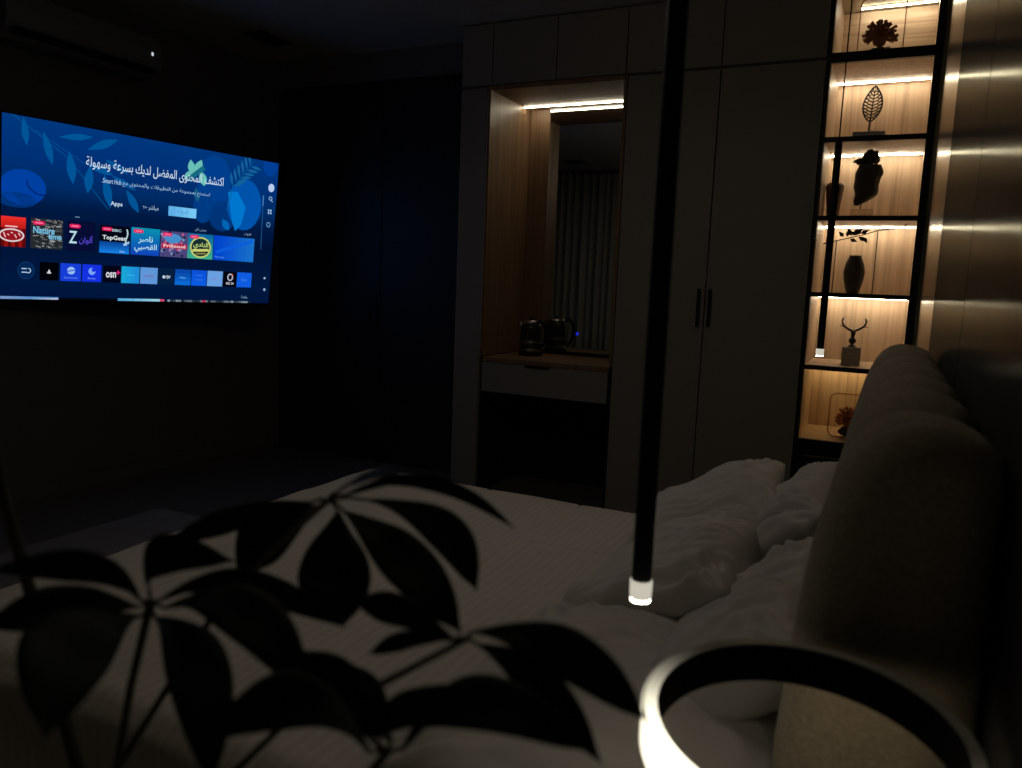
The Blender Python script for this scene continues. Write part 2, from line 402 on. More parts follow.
# 6: framed coral, lowest shelf
z = .608
e = empty('coral_ornament', (-.13, 4.56, z), 'orange-brown coral in a thin copper wire frame, lowest lit shelf behind the headboard', 'ornament', 'coral ornaments in wire frames')
coral_parts(e, (-.150, 4.62, z+.045), .14, .12, M_corald, 5)
m = MB(); m.blob((-.150, 4.62, z+.025), (.052, .045, .026), 3, .5, 4, 18); m.build('rock_base', M_stone, e)
m = MB(); m.tube(rrect(-.250, -.03, z+.004, z+.242, 4.56, .035), .0030, 6, True); m.build('wire_frame', M_copper, e)
# 2: openwork leaf
z = 2.181
e = empty('leaf_sculpture', (-.180, 4.47, z), 'openwork black metal leaf standing on a pale stone slab', 'sculpture')
m = MB(); m.box(-.256, -.107, 4.43, 4.51, z, z+.028, .004); m.build('stone_base', mat('pale_stone', (.75, .70, .62), .7, bump=.3), e)
def leafpt(u, side, y=4.47):  # u 0..1 up the leaf
    w = .044*math.sin(PI*min(1, max(0, u))**.9)**.8
    return Vector((-.182+.012*u+side*w, y, z+.079+u*.176))
m = MB()
outl = [leafpt(k/14, -1) for k in range(15)]+[leafpt(1-k/14, 1) for k in range(1, 14)]
m.tube(outl, .0040, 6, True)
m.tube([Vector((-.183, 4.47, z+.026)), leafpt(0, 0), leafpt(.5, 0), leafpt(1, 0)], [.0055, .0045, .003, .002], 6)
for k in range(1, 10):
    u = k/11
    for sd_ in (-1, 1): m.tube([leafpt(u, 0), leafpt(u+.055, sd_*.5), leafpt(min(1, u+.14), sd_*.97)], .0032, 5)
    for sd_ in (-1, 1): m.tube([leafpt(u+.04, sd_*.45), leafpt(u+.0, sd_*.72), leafpt(u+.02, sd_*.97)], .0026, 5)
m.build('leaf', M_black, e)
# 3: stone sculpture and vases
z = 1.786
e = empty('stone_sculpture', (-.185, 4.62, z), 'dark rough stone sculpture with a smaller lump balanced on a torso-like block', 'sculpture')
m = MB(); m.box(-.240, -.130, 4.585, 4.655, z, z+.052, .003)
Mac, nt, b = new_mat('clear_acrylic'); b.inputs['Transmission Weight'].default_value = .9; b.inputs['Roughness'].default_value = .05; b.inputs['Base Color'].default_value = (.9, .85, .75, 1)
m.build('acrylic_plinth', Mac, e)
m = MB(); m.cyl((-.195, 4.62, z+.05), (-.190, 4.62, z+.10), .003, 8); m.build('support_pin', M_black, e)
m = MB()
def torso(u, v):
    # irregular block: outline half-widths by height
    t = v; xs = [(-.226, -.205), (-.230, -.155), (-.226, -.118), (-.232, -.116), (-.232, -.118), (-.238, -.108), (-.238, -.104), (-.234, -.106), (-.222, -.112)]
    k = t*(len(xs)-1); i = min(len(xs)-2, int(k)); f_ = k-i
    a = xs[i][0]*(1-f_)+xs[i+1][0]*f_; bb = xs[i][1]*(1-f_)+xs[i+1][1]*f_
    cx = (a+bb)/2; hw = (bb-a)/2
    an = u*2*PI; n_ = 1+.16*noise.noise(Vector((math.cos(an)*1.5, math.sin(an)*1.5, t*5)))
    return (cx+hw*n_*math.copysign(abs(math.cos(an))**.75, math.cos(an)), 4.62+.8*hw*n_*math.sin(an), z+.072+t*.21)
m.grid(torso, 28, 22, closeu=True)
for row in (0, -1):
    vs = [r_[row] for r_ in m.last]; f_ = m.bm.faces.new(vs)
m.build('lower_stone', M_stone, e)
m = MB(); m.blob((-.165, 4.62, z+.318), (.042, .03, .036), 3, .5, 2.5, 4); m.blob((-.205, 4.62, z+.302), (.038, .022, .016), 3, .6, 3, 9); m.blob((-.172, 4.62, z+.348), (.017, .015, .018), 2, .4, 3, 2)
m.cyl((-.19, 4.62, z+.27), (-.19, 4.62, z+.305), .006, 8)
m.build('upper_stone', M_stone, e)
for (vx, vy, lb, sc) in ((-.335, 4.70, 'brown flared vase behind the hanging light, standing left of the stone sculpture', 1), (-.357, 4.50, 'brown flared vase at the left post of the shelving', .0)):
    if sc == 0: continue
    m = MB(); m.lathe([(.026, 0), (.030, .02), (.038, .10), (.045, .165), (.047, .185), (.040, .20), (.028, .203), (.026, .195), (.0, .19)], (vx, vy, z), 32, cap=False)
    tag(m.build('vase', M_bronze, origin=(vx, vy, z)), lb, 'vase')
# 4: branch on rods, barrel vase
z = 1.392
e = empty('branch_sculpture', (-.19, 4.60, z), 'thin black metal twig with leaves carried on two upright rods', 'sculpture')
m = MB(); m.cyl((-.2955, 4.60, z), (-.2955, 4.60, z+.282), .0025, 8); m.build('rod', M_black, e)
m = MB(); m.cyl((-.097, 4.60, z), (-.097, 4.60, z+.334), .0025, 8); m.build('rod', M_black, e)
m = MB(); m.tube([(-.362, 4.60, z+.262), (-.30, 4.60, z+.278), (-.23, 4.598, z+.296), (-.16, 4.60, z+.314), (-.10, 4.60, z+.334), (.03, 4.602, z+.350)], [.0035, .003, .003, .003, .003, .0015], 6)
m.tube([(.03, 4.602, z+.35), (.032, 4.602, z+.37)], .0018, 5)
m.build('twig', M_black, e)
for i, (lx, lz, dx, dz) in enumerate(((-.262, .300, -.022, .024), (-.245, .300, .006, .034), (-.222, .305, -.02, .036), (-.205, .308, .03, .034), (-.23, .29, .03, -.012), (-.19, .302, .036, -.022), (-.180, .318, .034, .018), (-.21, .318, .012, .020), (-.165, .300, .018, -.026), (-.195, .312, -.03, .012))):
    m = MB(); a = Vector((lx, 4.60, z+lz)); d = Vector((dx, .006*(-1)**i, dz)); n_ = Vector((-dz, .008, dx)).normalized()*.012
    m.poly([a, a+d*.5+n_, a+d*1.25, a+d*.5-n_]); o = m.build('leaf', M_black, e)
    s_ = o.modifiers.new('t', 'SOLIDIFY'); s_.thickness = .002
m = MB(); m.lathe([(.030, 0), (.036, .015), (.050, .075), (.054, .115), (.046, .160), (.034, .19), (.030, .197), (.032, .203), (.025, .203), (.022, .19), (.0, .18)], (-.195, 4.63, z), 36, cap=False)
vz = m.build('barrel_vase', M_darkcer, origin=(-.195, 4.63, z)); tag(vz, 'dark charcoal barrel-shaped vase standing under the metal twig', 'vase')
# 5: antler figure on cube
z = 1.007-.0005
e = empty('antler_figure', (-.168, 4.60, z), 'small deer bust with pale-tipped antlers on a grey concrete cube', 'ornament')
m = MB(); m.box(-.216, -.122, 4.555, 4.645, z, z+.098, .003); m.build('concrete_cube', M_concrete, e)
m = MB(); m.lathe([(.022, 0), (.018, .006), (.008, .014), (.007, .02)], (-.170, 4.60, z+.098), 20); m.blob((-.170, 4.60, z+.132), (.019, .019, .018), 3)
m.tube([(-.170, 4.60, z+.145), (-.169, 4.597, z+.165), (-.168, 4.585, z+.176), (-.168, 4.565, z+.170)], [.010, .011, .013, .006], 10)
m.tube([(-.168, 4.59, z+.18), (-.185, 4.59, z+.186)], [.005, .002], 6); m.tube([(-.168, 4.59, z+.18), (-.151, 4.59, z+.186)], [.005, .002], 6)
m.build('head', M_darkcer, e)
for s_ in (-1, 1):
    m = MB(); c = Vector((-.169, 4.59, z+.182))
    P = [c, c+Vector((s_*.026, 0, .012)), c+Vector((s_*.048, 0, .028)), c+Vector((s_*.058, .002, .046))]
    m.tube(P, [.007, .0065, .006, .0045], 7); m.tube([P[2], P[2]+Vector((s_*.022, 0, -.002))], [.003, .0015], 6)
    m.build('antler', M_darkcer, e)
    m = MB(); m.tube([P[3], c+Vector((s_*.060, .002, .060)), c+Vector((s_*.050, 0, .074))], [.006, .0065, .003], 7); m.build('antler_tip', M_bone, e)

# ------------------------------------------------------------------ air conditioner
ac = empty('air_conditioner', (XL, 3.07, 2.55), 'white split air conditioner high on the wall above the television', 'air conditioner')
m = MB()
prof = [(0, 2.785), (.17, 2.80), (.215, 2.78), (.235, 2.70), (.235, 2.63), (.215, 2.595), (.13, 2.555), (0, 2.55)]
ys = (2.62, 3.575)
A = [m.bm.verts.new((XL+.002+x, ys[0], z)) for x, z in prof]; B = [m.bm.verts.new((XL+.002+x, ys[1], z)) for x, z in prof]
for i in range(len(prof)): m.bm.faces.new((A[i], A[(i+1) % len(prof)], B[(i+1) % len(prof)], B[i]))
m.bm.faces.new(A); m.bm.faces.new(list(reversed(B)))
m.build('casing', M_plastic, ac)
m = MB(); m.box(XL+.135, XL+.235, 2.66, 3.53, 2.574, 2.60); m.build('louvre', M_blackm, ac)
m = MB(); m.blob((XL+.2385, 3.503, 2.681), (.002, .008, .012), 2); m.build('indicator_light', emit('ac_white', (.8, .9, 1), .75), ac)

# ------------------------------------------------------------------ bed
BY0, BY1 = .90, 2.66
MZ = .545
bed = empty('bed', (-1, 1.78, 0), 'large double bed with a white mattress and a channel-tufted brown boucle headboard', 'bed')
m = MB(); m.box(-1.93, -.08, BY0+.02, BY1-.02, .08, .30, .02); m.build('bed_base', M_boucle, bed)
for x in (-1.85, -.2):
    for y in (BY0+.12, BY1-.12):
        m = MB(); m.cyl((x, y, 0), (x, y, .085), .025, 16); m.build('leg', M_black, bed)
m = MB(); m.box(-1.92, -.09, BY0, BY1, .30, MZ, .05); o = m.build('mattress', M_sheet, bed)
for p in o.data.polygons: p.use_smooth = True
# headboard: profile swept along Y with channel bulges, rounded near and far ends
HP = [(-.082, .03), (-.082, .35), (-.080, .70), (-.074, .90), (-.062, 1.06), (-.044, 1.15), (-.022, 1.205), (.008, 1.235), (.045, 1.246), (.085, 1.240), (.115, 1.222), (.123, 1.19), (.124, 1.14), (.124, 1.02), (.124, .75), (.124, .40), (.124, .03)]
def prof_at(s):
    k = s*(len(HP)-1); i = min(len(HP)-2, int(k)); f_ = k-i
    def cr(j): return HP[max(0, min(len(HP)-1, j))]
    a, b_, c, d = cr(i-1), cr(i), cr(i+1), cr(i+2)
    out = []
    for q in range(2):
        out.append(.5*((2*b_[q])+(-a[q]+c[q])*f_+(2*a[q]-5*b_[q]+4*c[q]-d[q])*f_*f_+(-a[q]+3*b_[q]-3*c[q]+d[q])*f_**3))
    return out
HY0, HY1 = .875, 2.60
seams = [HY0, 1.17, 1.42, 1.67, 1.93, 2.20, HY1]
def hb(u, v):
    y = HY0+v*(HY1-HY0)
    x, zz = prof_at(u)
    for a, b_ in zip(seams, seams[1:]):
        if y <= b_+1e-9: break
    t = (y-a)/(b_-a); d = min(t, 1-t)*(b_-a)
    lo = .030*(1-min(1, d/.13))**1.7 + .030*(1-smoothstep(0, .030, d))
    endf = min(y-HY0, HY1-y); er = .062
    if endf < er: lo += .0 if endf <= 0 else 0; lo = max(lo*0, er-math.sqrt(max(0, er*er-(er-endf)**2)))
    # inset toward centre line x=.03
    cx = .04; cz = min(zz, 1.15)
    dx, dz = x-cx, zz-cz
    L = math.hypot(dx, dz) or 1
    w = 1-smoothstep(.95, 1, u)
    n3 = noise.noise(Vector((x*9, y*9, zz*9)))*.004
    return (x-dx/L*(lo-n3)*w, y, zz-dz/L*(lo-n3)*w)
m = MB()
NV = 340
m.grid(hb, 60, NV)
near = [r_[0] for r_ in m.last]; far = [r_[-1] for r_ in m.last]
m.bm.faces.new(near); m.bm.faces.new(list(reversed(far)))
m.build('headboard', M_boucle, bed)

# duvet with pulled folds
M_duvet, nt, b = new_mat('white_duvet')
b.inputs['Roughness'].default_value = .85; b.inputs['Base Color'].default_value = (.60, .57, .535, 1)
tc = nt.nodes.new('ShaderNodeTexCoord'); w1 = nt.nodes.new('ShaderNodeTexWave'); w1.wave_type = 'BANDS'; w1.bands_direction = 'X'; w1.inputs['Scale'].default_value = 11; w1.inputs['Distortion'].default_value = .3
nt.links.new(tc.outputs['Object'], w1.inputs[0])
mx = nt.nodes.new('ShaderNodeMix'); mx.data_type = 'RGBA'; mx.inputs[6].default_value = (.60, .57, .53, 1); mx.inputs[7].default_value = (.66, .63, .59, 1)
nt.links.new(w1.outputs['Fac'], mx.inputs[0]); nt.links.new(mx.outputs[2], b.inputs['Base Color'])
nz = nt.nodes.new('ShaderNodeTexNoise'); nz.inputs['Scale'].default_value = 7; nz.inputs['Detail'].default_value = 5
nt.links.new(tc.outputs['Object'], nz.inputs[0])
bp = nt.nodes.new('ShaderNodeBump'); bp.inputs['Strength'].default_value = .35; bp.inputs['Distance'].default_value = .02
nt.links.new(nz.outputs['Fac'], bp.inputs['Height']); nt.links.new(bp.outputs[0], b.inputs['Normal'])
DX0, DX1 = -1.93, -.60
TOP = .585
def edge_drop(d, r=.05):
    # d = distance past the mattress edge measured along the cloth
    if d <= 0: return 0, 0
    a = d/r
    if a < PI/2: return r*math.sin(a), r*(1-math.cos(a))
    return r, r+(d-r*PI/2)
def duv(u, v):
    # cloth coordinates
    su = -2.22+u*(DX1+2.22); sv = BY0-.28+v*(BY1-BY0+.50)
    x, y, z = su, sv, TOP
    ox, dzx = edge_drop(DX0+.045-su); 
    if su < DX0+.045: x = DX0+.045-ox
    oy, dzy = edge_drop(BY0+.045-sv)
    if sv < BY0+.045: y = BY0+.045-oy
    oy2, dzy2 = edge_drop(sv-(BY1-.045))
    if sv > BY1-.045: y = BY1-.045+oy2
    z -= max(dzx, dzy, dzy2)
    w = noise.noise(Vector((su*1.6, sv*4, 0)))*.012+noise.noise(Vector((su*5, sv*9, 3)))*.003
    # straight pressed creases
    for cx_, k in ((-.98, .006), (-1.36, .005), (-1.70, .004)):
        w -= k*math.exp(-((su-cx_+.02*math.sin(sv*2))/.008)**2)
    for cy_, k in ((1.55, .005), (2.12, .005)):
        w -= k*math.exp(-((sv-cy_+.015*math.sin(su*3))/.008)**2)
    # soft raised strip at the folded edge near the pillows
    w += .012*math.exp(-((su-DX1+.03)/.05)**2)-.03*smoothstep(DX1-.02, DX1, su)
    w += -.012*smoothstep(1.2, 1.0, sv)*0
    if max(dzx, dzy, dzy2) > .03:
        h_ = noise.noise(Vector((su*6, sv*6, 1)))*.018
        if dzx >= max(dzy, dzy2): x -= h_+.012
        elif dzy > dzy2: y -= h_+.012
        else: y += h_+.012
        return (x, y, z)
    return (x, y, z+w)
m = MB(); m.grid(duv, 190, 190)
dv = m.build('duvet', M_duvet, origin=(-1.3, 1.78, MZ))
sd = dv.modifiers.new('t', 'SOLIDIFY'); sd.thickness = .022; sd.offset = -1
tag(dv, 'white duvet spread smooth over the bed and folded back before the pillows', 'duvet')

# pillows
def pillow(label, c, size, rot, seed, gather=0, flange=.0, group='white bed pillows'):
    """size = length, width, thickness; local x=length"""
    L, W, T = size
    M = Matrix.Translation(Vector(c)) @ rot.to_4x4()
    def fn(side):
        def f_(u, v):
            a = u*2-1; b_ = v*2-1
            px = a*L/2; py = b_*W/2
            # concave sides, pointed corners
            px *= 1-.06*(1-b_*b_)*abs(a)**3*1.0+.0; py *= 1-.07*(1-a*a)*abs(b_)**3
            ea = max(0, 1-abs(a)**3.2); eb = max(0, 1-abs(b_)**3.2)
            h = (ea*eb)**.42*T/2
            k = noise.noise(Vector((a*1.3+seed, b_*1.5, side)))*.16*T*min(1, ea*eb*3)
            # pulls in the cloth run across the pillow, strongest at the gathered long edge
            gl = smoothstep(-.9, .9, b_*gather) if gather else .35
            q_ = px*17+py*5*math.sin(seed)+1.6*noise.noise(Vector((px*4, py*6, seed)))
            w1 = 1-2*abs(noise.noise(Vector((q_, py*3.2+seed, side*2.0))))
            w2 = noise.noise(Vector((px*55+seed, py*14, side+7)))
            wr = (w1-.6)*.030*gl*min(1, 4*(1-abs(b_)))+w2*.009*gl
            # folds radiating out of the corners
            rad = math.atan2(1-abs(b_)+.05, 1-abs(a)+.05)
            cr_ = math.sin(rad*18+seed)*.010*smoothstep(.8, .1, math.hypot(1-abs(a), 1-abs(b_)))
            return M @ Vector((px, py, side*(h+k+(wr+cr_)*min(1, ea*eb*6))))
        return f_
    m = MB(); m.grid(fn(1), 90, 70); m.grid(fn(-1), 90, 70)
    bmesh.ops.remove_doubles(m.bm, verts=m.bm.verts, dist=.0004)
    o = m.build('pillow', M_pillow, origin=c)
    tag(o, label, 'pillow', group)
    if flange:
        m = MB()
        m.grid(lambda u, v: M @ Vector(((v*2-1)*L/2*.90, W/2*.955+u*flange, .010*math.sin(v*19+seed)*u+.003)), 6, 60)
        f2 = m.build('flange', M_pillow, o); s_ = f2.modifiers.new('t', 'SOLIDIFY'); s_.thickness = .004
    return o
from mathutils import Euler
def rot(tilt, yaw=0, roll=0):
    # pillow length along world Y, width climbs toward the headboard by tilt degrees
    B = Matrix(((0, 1, 0), (1, 0, 0), (0, 0, -1)))  # local x->Y, local y->X, z flipped
    T_ = Matrix.Rotation(R(-tilt), 3, 'Y')
    return Matrix.Rotation(R(yaw), 3, 'Z') @ T_ @ Matrix.Rotation(R(roll), 3, 'X') @ B
PILLOWS = [
 ('plump white pillow leaning on the far half of the headboard', (-.215, 2.13, .735), (.62, .42, .16), rot(50, 0), 1.3, 1, 0),
 ('white pillow leaning on the near half of the headboard, partly hidden by it', (-.215, 1.46, .705), (.62, .42, .16), rot(46, 0), 5.1, 1, 0),
 ('front white pillow on the far side of the bed, farthest from the round lamp', (-.44, 2.36, .715), (.60, .46, .17), rot(26, 6), 8.7, 1, 0),
 ('wrinkled white pillow in the middle of the front row, gathered at its right edge', (-.405, 1.80, .705), (.58, .42, .17), rot(26, -4), 3.9, 1, 0),
 ('flat white pillow nearest the round lamp, its smooth rounded corner overhanging', (-.36, 1.26, .650), (.70, .60, .14), rot(4, 0), 11.2, 0, 0),
]
for p in PILLOWS: pillow(*p)

# ------------------------------------------------------------------ hanging tube lights
Mtip, nt, b = new_mat('frosted_acrylic_glow')
b.inputs['Base Color'].default_value = (.9, .9, .9, 1); b.inputs['Roughness'].default_value = .2
b.inputs['Emission Color'].default_value = (1, .94, .78, 1); b.inputs['Emission Strength'].default_value = .55
Mcore = emit('tip_core', (1, .93, .72), 30)
def tube_light(loc, label):
    e = empty('hanging_light', loc, label, 'pendant light', 'slim black tube lights beside the bed')
    x, y, z = loc; r = .0117
    m = MB(); m.lathe([(r, .019), (r, .712), (r*.6, .716)], loc, 24); m.build('tube', M_blackm, e)
    m = MB(); m.lathe([(r*.93, .0), (r*1.10, .003), (r*1.14, .014), (r*1.14, .024), (r*1.02, .0245), (r*1.02, .0195)], loc, 24, cap=False); m.build('acrylic_tip', Mtip, e)
    m = MB(); m.lathe([(r*1.0, -.0012), (r*1.0, .001)], loc, 24); m.build('led_disc', Mcore, e)
    m = MB(); m.cyl((x, y, z+.712), (x, y, CEIL-.02), .0022, 8); m.build('cable', M_blackm, e)
    m = MB(); m.lathe([(.045, CEIL-.022-z), (.045, CEIL-.001-z)], loc, 24); m.build('ceiling_cap', M_blackm, e)
    return e
tube_light((-.239, .88, 1.008), 'slim black hanging tube light with glowing tip in front of the bed, the nearer one')
tube_light((-.2035, 2.85, 1.172), 'slim black hanging tube light ending before the lit shelves, the farther one')

# ------------------------------------------------------------------ nightstands
def nightstand(x0, x1, y0, y1, label, h=.48):
    e = empty('nightstand', ((x0+x1)/2, (y0+y1)/2, 0), label, 'nightstand')
    m = MB(); m.box(x0, x1, y0, y1, .06, h-.02, .006); m.build('body', M_blackm, e)
    m = MB(); m.box(x0-.005, x1, y0-.002, y1+.002, h-.02, h, .003); m.build('top', M_black, e)
    for a in (.07, .265):
        m = MB(); m.box(x0-.016, x0, y0+.01, y1-.01, a, a+.185, .003); d_ = m.build('drawer', M_black, e)
        m = MB(); m.cyl((x0-.03, (y0+y1)/2-.05, a+.1), (x0-.03, (y0+y1)/2+.05, a+.1), .004, 10); m.box(x0-.03, x0-.015, (y0+y1)/2-.004, (y0+y1)/2+.004, a+.097, a+.103); m.build('handle', M_steel, d_)
    for x in (x0+.03, x1-.03):
        for y in (y0+.03, y1-.03):
            m = MB(); m.cyl((x, y, 0), (x, y, .065), .012, 10); m.build('leg', M_black, e)
nightstand(-.33, .125, .40, .855, 'low black nightstand on the near side of the bed under the round lamp')
nightstand(-.33, .125, 2.72, 3.16, 'low black nightstand on the far side of the bed')

# ------------------------------------------------------------------ round hoop lamp on the near nightstand
LC = Vector((-.0330, .6664, HC-.3564)); nrm = Vector((.00999, -.06927, 1)).normalized()
RO, RW, RHh = .135, .0133, .0394
lamp = empty('hoop_lamp', (-.033, .70, .48), 'round hoop table lamp, black outside with a pale glowing rim at its left', 'lamp')
Q = nrm.to_track_quat('Z', 'Y').to_matrix().to_4x4(); ML = Matrix.Translation(LC) @ Q
def ringband(prof, mt, name, n=160, a0=0, a1=2*PI):
    m = MB()
    closed = abs(a1-a0-2*PI) < 1e-6
    N = n if closed else n+1
    V = [[m.bm.verts.new(ML @ Vector((r*math.cos(a0+(a1-a0)*i/n), r*math.sin(a0+(a1-a0)*i/n), z))) for r, z in prof] for i in range(N)]
    K_ = len(prof)
    for i in range(n):
        for k in range(K_):
            f_ = m.bm.faces.new((V[i][k], V[(i+1) % N][k], V[(i+1) % N][(k+1) % K_], V[i][(k+1) % K_])); f_.smooth = False
    return m.build(name, mt, lamp)
ringband([(RO-.0015, -.001), (RO, -.001), (RO, -RHh), (RO-RW, -RHh), (RO-RW, -.001), (RO-RW+.001, -.001), (RO-RW+.001, -RHh+.003), (RO-.0015, -RHh+.003)], M_blackm, 'hoop')
# diffuser set in the rim: emission graded by angle, fading round the hoop
Mr = bpy.data.materials.new('rim_diffuser'); Mr.use_nodes = True; nt = Mr.node_tree; b = nt.nodes['Principled BSDF']
b.inputs['Base Color'].default_value = (.55, .53, .47, 1); b.inputs['Roughness'].default_value = .45
tc = nt.nodes.new('ShaderNodeTexCoord'); gr = nt.nodes.new('ShaderNodeSeparateXYZ'); nt.links.new(tc.outputs['Object'], gr.inputs[0])
at = nt.nodes.new('ShaderNodeMath'); at.operation = 'ARCTAN2'
nt.links.new(gr.outputs['Y'], at.inputs[0]); nt.links.new(gr.outputs['X'], at.inputs[1])
# mesh is in the lamp's frame: shift to the hoop centre
sx = nt.nodes.new('ShaderNodeMath'); sx.operation = 'SUBTRACT'; sx.inputs[1].default_value = LC.x-lamp.location.x
sy = nt.nodes.new('ShaderNodeMath'); sy.operation = 'SUBTRACT'; sy.inputs[1].default_value = LC.y-lamp.location.y
nt.links.new(gr.outputs['X'], sx.inputs[0]); nt.links.new(gr.outputs['Y'], sy.inputs[0])
nt.links.new(sy.outputs[0], at.inputs[0]); nt.links.new(sx.outputs[0], at.inputs[1])
# angle measured from the brightest spot
ab = nt.nodes.new('ShaderNodeMath'); ab.operation = 'WRAP'; ab.inputs[1].default_value = PI; ab.inputs[2].default_value = -PI
sh = nt.nodes.new('ShaderNodeMath'); sh.operation = 'SUBTRACT'; sh.inputs[1].default_value = R(-105)
nt.links.new(at.outputs[0], sh.inputs[0]); nt.links.new(sh.outputs[0], ab.inputs[0])
av = nt.nodes.new('ShaderNodeMath'); av.operation = 'ABSOLUTE'; nt.links.new(ab.outputs[0], av.inputs[0])
rp = nt.nodes.new('ShaderNodeMapRange'); rp.interpolation_type = 'SMOOTHSTEP'; rp.inputs[1].default_value = R(20); rp.inputs[2].default_value = R(140); rp.inputs[3].default_value = 1; rp.inputs[4].default_value = 0
nt.links.new(av.outputs[0], rp.inputs[0])
pw = nt.nodes.new('ShaderNodeMath'); pw.operation = 'POWER'; pw.inputs[1].default_value = 3.4; nt.links.new(rp.outputs[0], pw.inputs[0])
ml = nt.nodes.new('ShaderNodeMath'); ml.operation = 'MULTIPLY'; ml.inputs[1].default_value = 3; nt.links.new(pw.outputs[0], ml.inputs[0])
b.inputs['Emission Color'].default_value = (1, .93, .70, 1); nt.links.new(ml.outputs[0], b.inputs['Emission Strength'])
ringband([(RO-.0015, 0), (RO-.0015, -.006), (RO-RW+.001, -.006), (RO-RW+.001, 0)], Mr, 'rim_diffuser')
# outer face diffuser on the near-left side
m = MB()
lc = lamp.location
ringband([(RO+.0012, -.001), (RO+.0012, -RHh+.006), (RO-.0005, -RHh+.006), (RO-.0005, -.001)], Mr, 'outer_diffuser', 60, R(150), R(305))
Mu = emit('underside_glow', (1, .82, .54), 8.5)
ringband([(RO-.003, -RHh-.0001), (RO-.003, -RHh-.0004), (RO-RW+.004, -RHh-.0004), (RO-RW+.004, -RHh-.0001)], Mu, 'underside_diffuser')
# stem and foot
p0 = ML @ Vector((0, -RO+.002, -RHh-.004)); 
m = MB(); m.tube([p0+Vector((0, 0, .004)), p0+Vector((0, .0, -.10)), (p0.x, p0.y+.02, .70), (p0.x, p0.y+.06, .50)], .007, 12); m.build('stem', M_blackm, lamp)
m = MB(); m.lathe([(.075, 0), (.075, .010), (.070, .014), (.01, .016)], (p0.x, p0.y+.06, .4805), 36); m.build('base', M_blackm, lamp)

# ------------------------------------------------------------------ potted plant
LEAVES=[
('a1',(-0.3957, 0.477, 1.1972),(-0.42, 0.4517, 1.18),(-0.435, 0.4287, 1.1486),0.0393),
('a2',(-0.3809, 0.4835, 1.193),(-0.3583, 0.4507, 1.1617),(-0.3272, 0.4223, 1.133),0.0467),
('a3',(-0.3759, 0.486, 1.1933),(-0.3064, 0.4612, 1.1779),(-0.2375, 0.4337, 1.1456),0.0337),
('a4',(-0.3603, 0.4949, 1.2035),(-0.2894, 0.4887, 1.1954),(-0.2444, 0.4663, 1.1619),0.0275),
('a5',(-0.3772, 0.4873, 1.2067),(-0.3172, 0.5179, 1.2188),(-0.2521, 0.5442, 1.1844),0.0128),
('a6',(-0.4003, 0.4752, 1.2001),(-0.4652, 0.4633, 1.179),(-0.5366, 0.4471, 1.1491),0.0214),
('a7',(-0.3845, 0.484, 1.208),(-0.3289, 0.4477, 1.2362),(-0.2725, 0.4104, 1.2551),0.0144),
('b1',(-0.4518, 0.3647, 1.1487),(-0.4523, 0.3741, 1.1765),(-0.4068, 0.401, 1.1726),0.0286),
('b2',(-0.458, 0.3614, 1.147),(-0.4785, 0.3387, 1.1738),(-0.5279, 0.2982, 1.1742),0.0207),
('b3',(-0.4589, 0.3603, 1.142),(-0.4702, 0.3177, 1.156),(-0.4869, 0.2705, 1.1556),0.0278),
('b4',(-0.4557, 0.3609, 1.1358),(-0.4381, 0.2985, 1.1482),(-0.3889, 0.246, 1.1251),0.0480),
('b5',(-0.4453, 0.3676, 1.1475),(-0.3919, 0.3899, 1.163),(-0.32, 0.4152, 1.1375),0.0210),
('b6',(-0.4416, 0.3686, 1.1421),(-0.3616, 0.3596, 1.1622),(-0.2862, 0.3409, 1.1305),0.0320),
('b7',(-0.4473, 0.3648, 1.1348),(-0.3773, 0.3368, 1.1338),(-0.32, 0.2963, 1.0886),0.0331),
('c1',(-0.221, 0.4208, 1.1562),(-0.1623, 0.4214, 1.1586),(-0.1041, 0.4173, 1.1309),0.0281),
('c2',(-0.2185, 0.4208, 1.148),(-0.1761, 0.4172, 1.1373),(-0.1286, 0.4122, 1.0991),0.0222),
('c3',(-0.2321, 0.4147, 1.1506),(-0.2708, 0.409, 1.1628),(-0.3039, 0.4046, 1.1653),0.0197),
('c4',(-0.2338, 0.4138, 1.1505),(-0.2592, 0.4014, 1.1494),(-0.2814, 0.3892, 1.1389),0.0116),
('d1',(-0.263, 0.3694, 1.0954),(-0.2896, 0.3715, 1.1211),(-0.3392, 0.3611, 1.1363),0.0303),
('d2',(-0.2519, 0.3748, 1.0959),(-0.2388, 0.363, 1.1255),(-0.1714, 0.3765, 1.1492),0.0201),
('d3',(-0.2459, 0.377, 1.0912),(-0.1978, 0.3734, 1.1383),(-0.1198, 0.3759, 1.1288),0.0290),
('d4',(-0.2636, 0.3682, 1.0892),(-0.2863, 0.3305, 1.1356),(-0.3136, 0.2825, 1.1273),0.0301),
('d5',(-0.2597, 0.371, 1.0955),(-0.2788, 0.3863, 1.1102),(-0.3152, 0.3933, 1.1249),0.0219),
]
PC = Vector((-.52, .36, 0))
pl = empty('potted_plant', PC, 'tall dark green houseplant with drooping finger-like leaves in the near left foreground', 'plant')
m = MB(); m.lathe([(.10, 0), (.115, .01), (.14, .26), (.145, .29), (.135, .29), (.128, .25), (.0, .25)], PC, 40, cap=False); m.build('pot', M_pot, pl)
m = MB(); m.lathe([(.126, .245), (.09, .262), (.0, .266)], PC, 30, cap=False); m.build('soil', M_soil, pl)
HA, HB, HCc, HD = Vector((-.389, .481, 1.2022)), Vector((-.4513, .3641, 1.143)), Vector((-.2263, .4175, 1.1509)), Vector((-.2551, .3721, 1.0877))
ST = Vector((-.505, .365, .90))
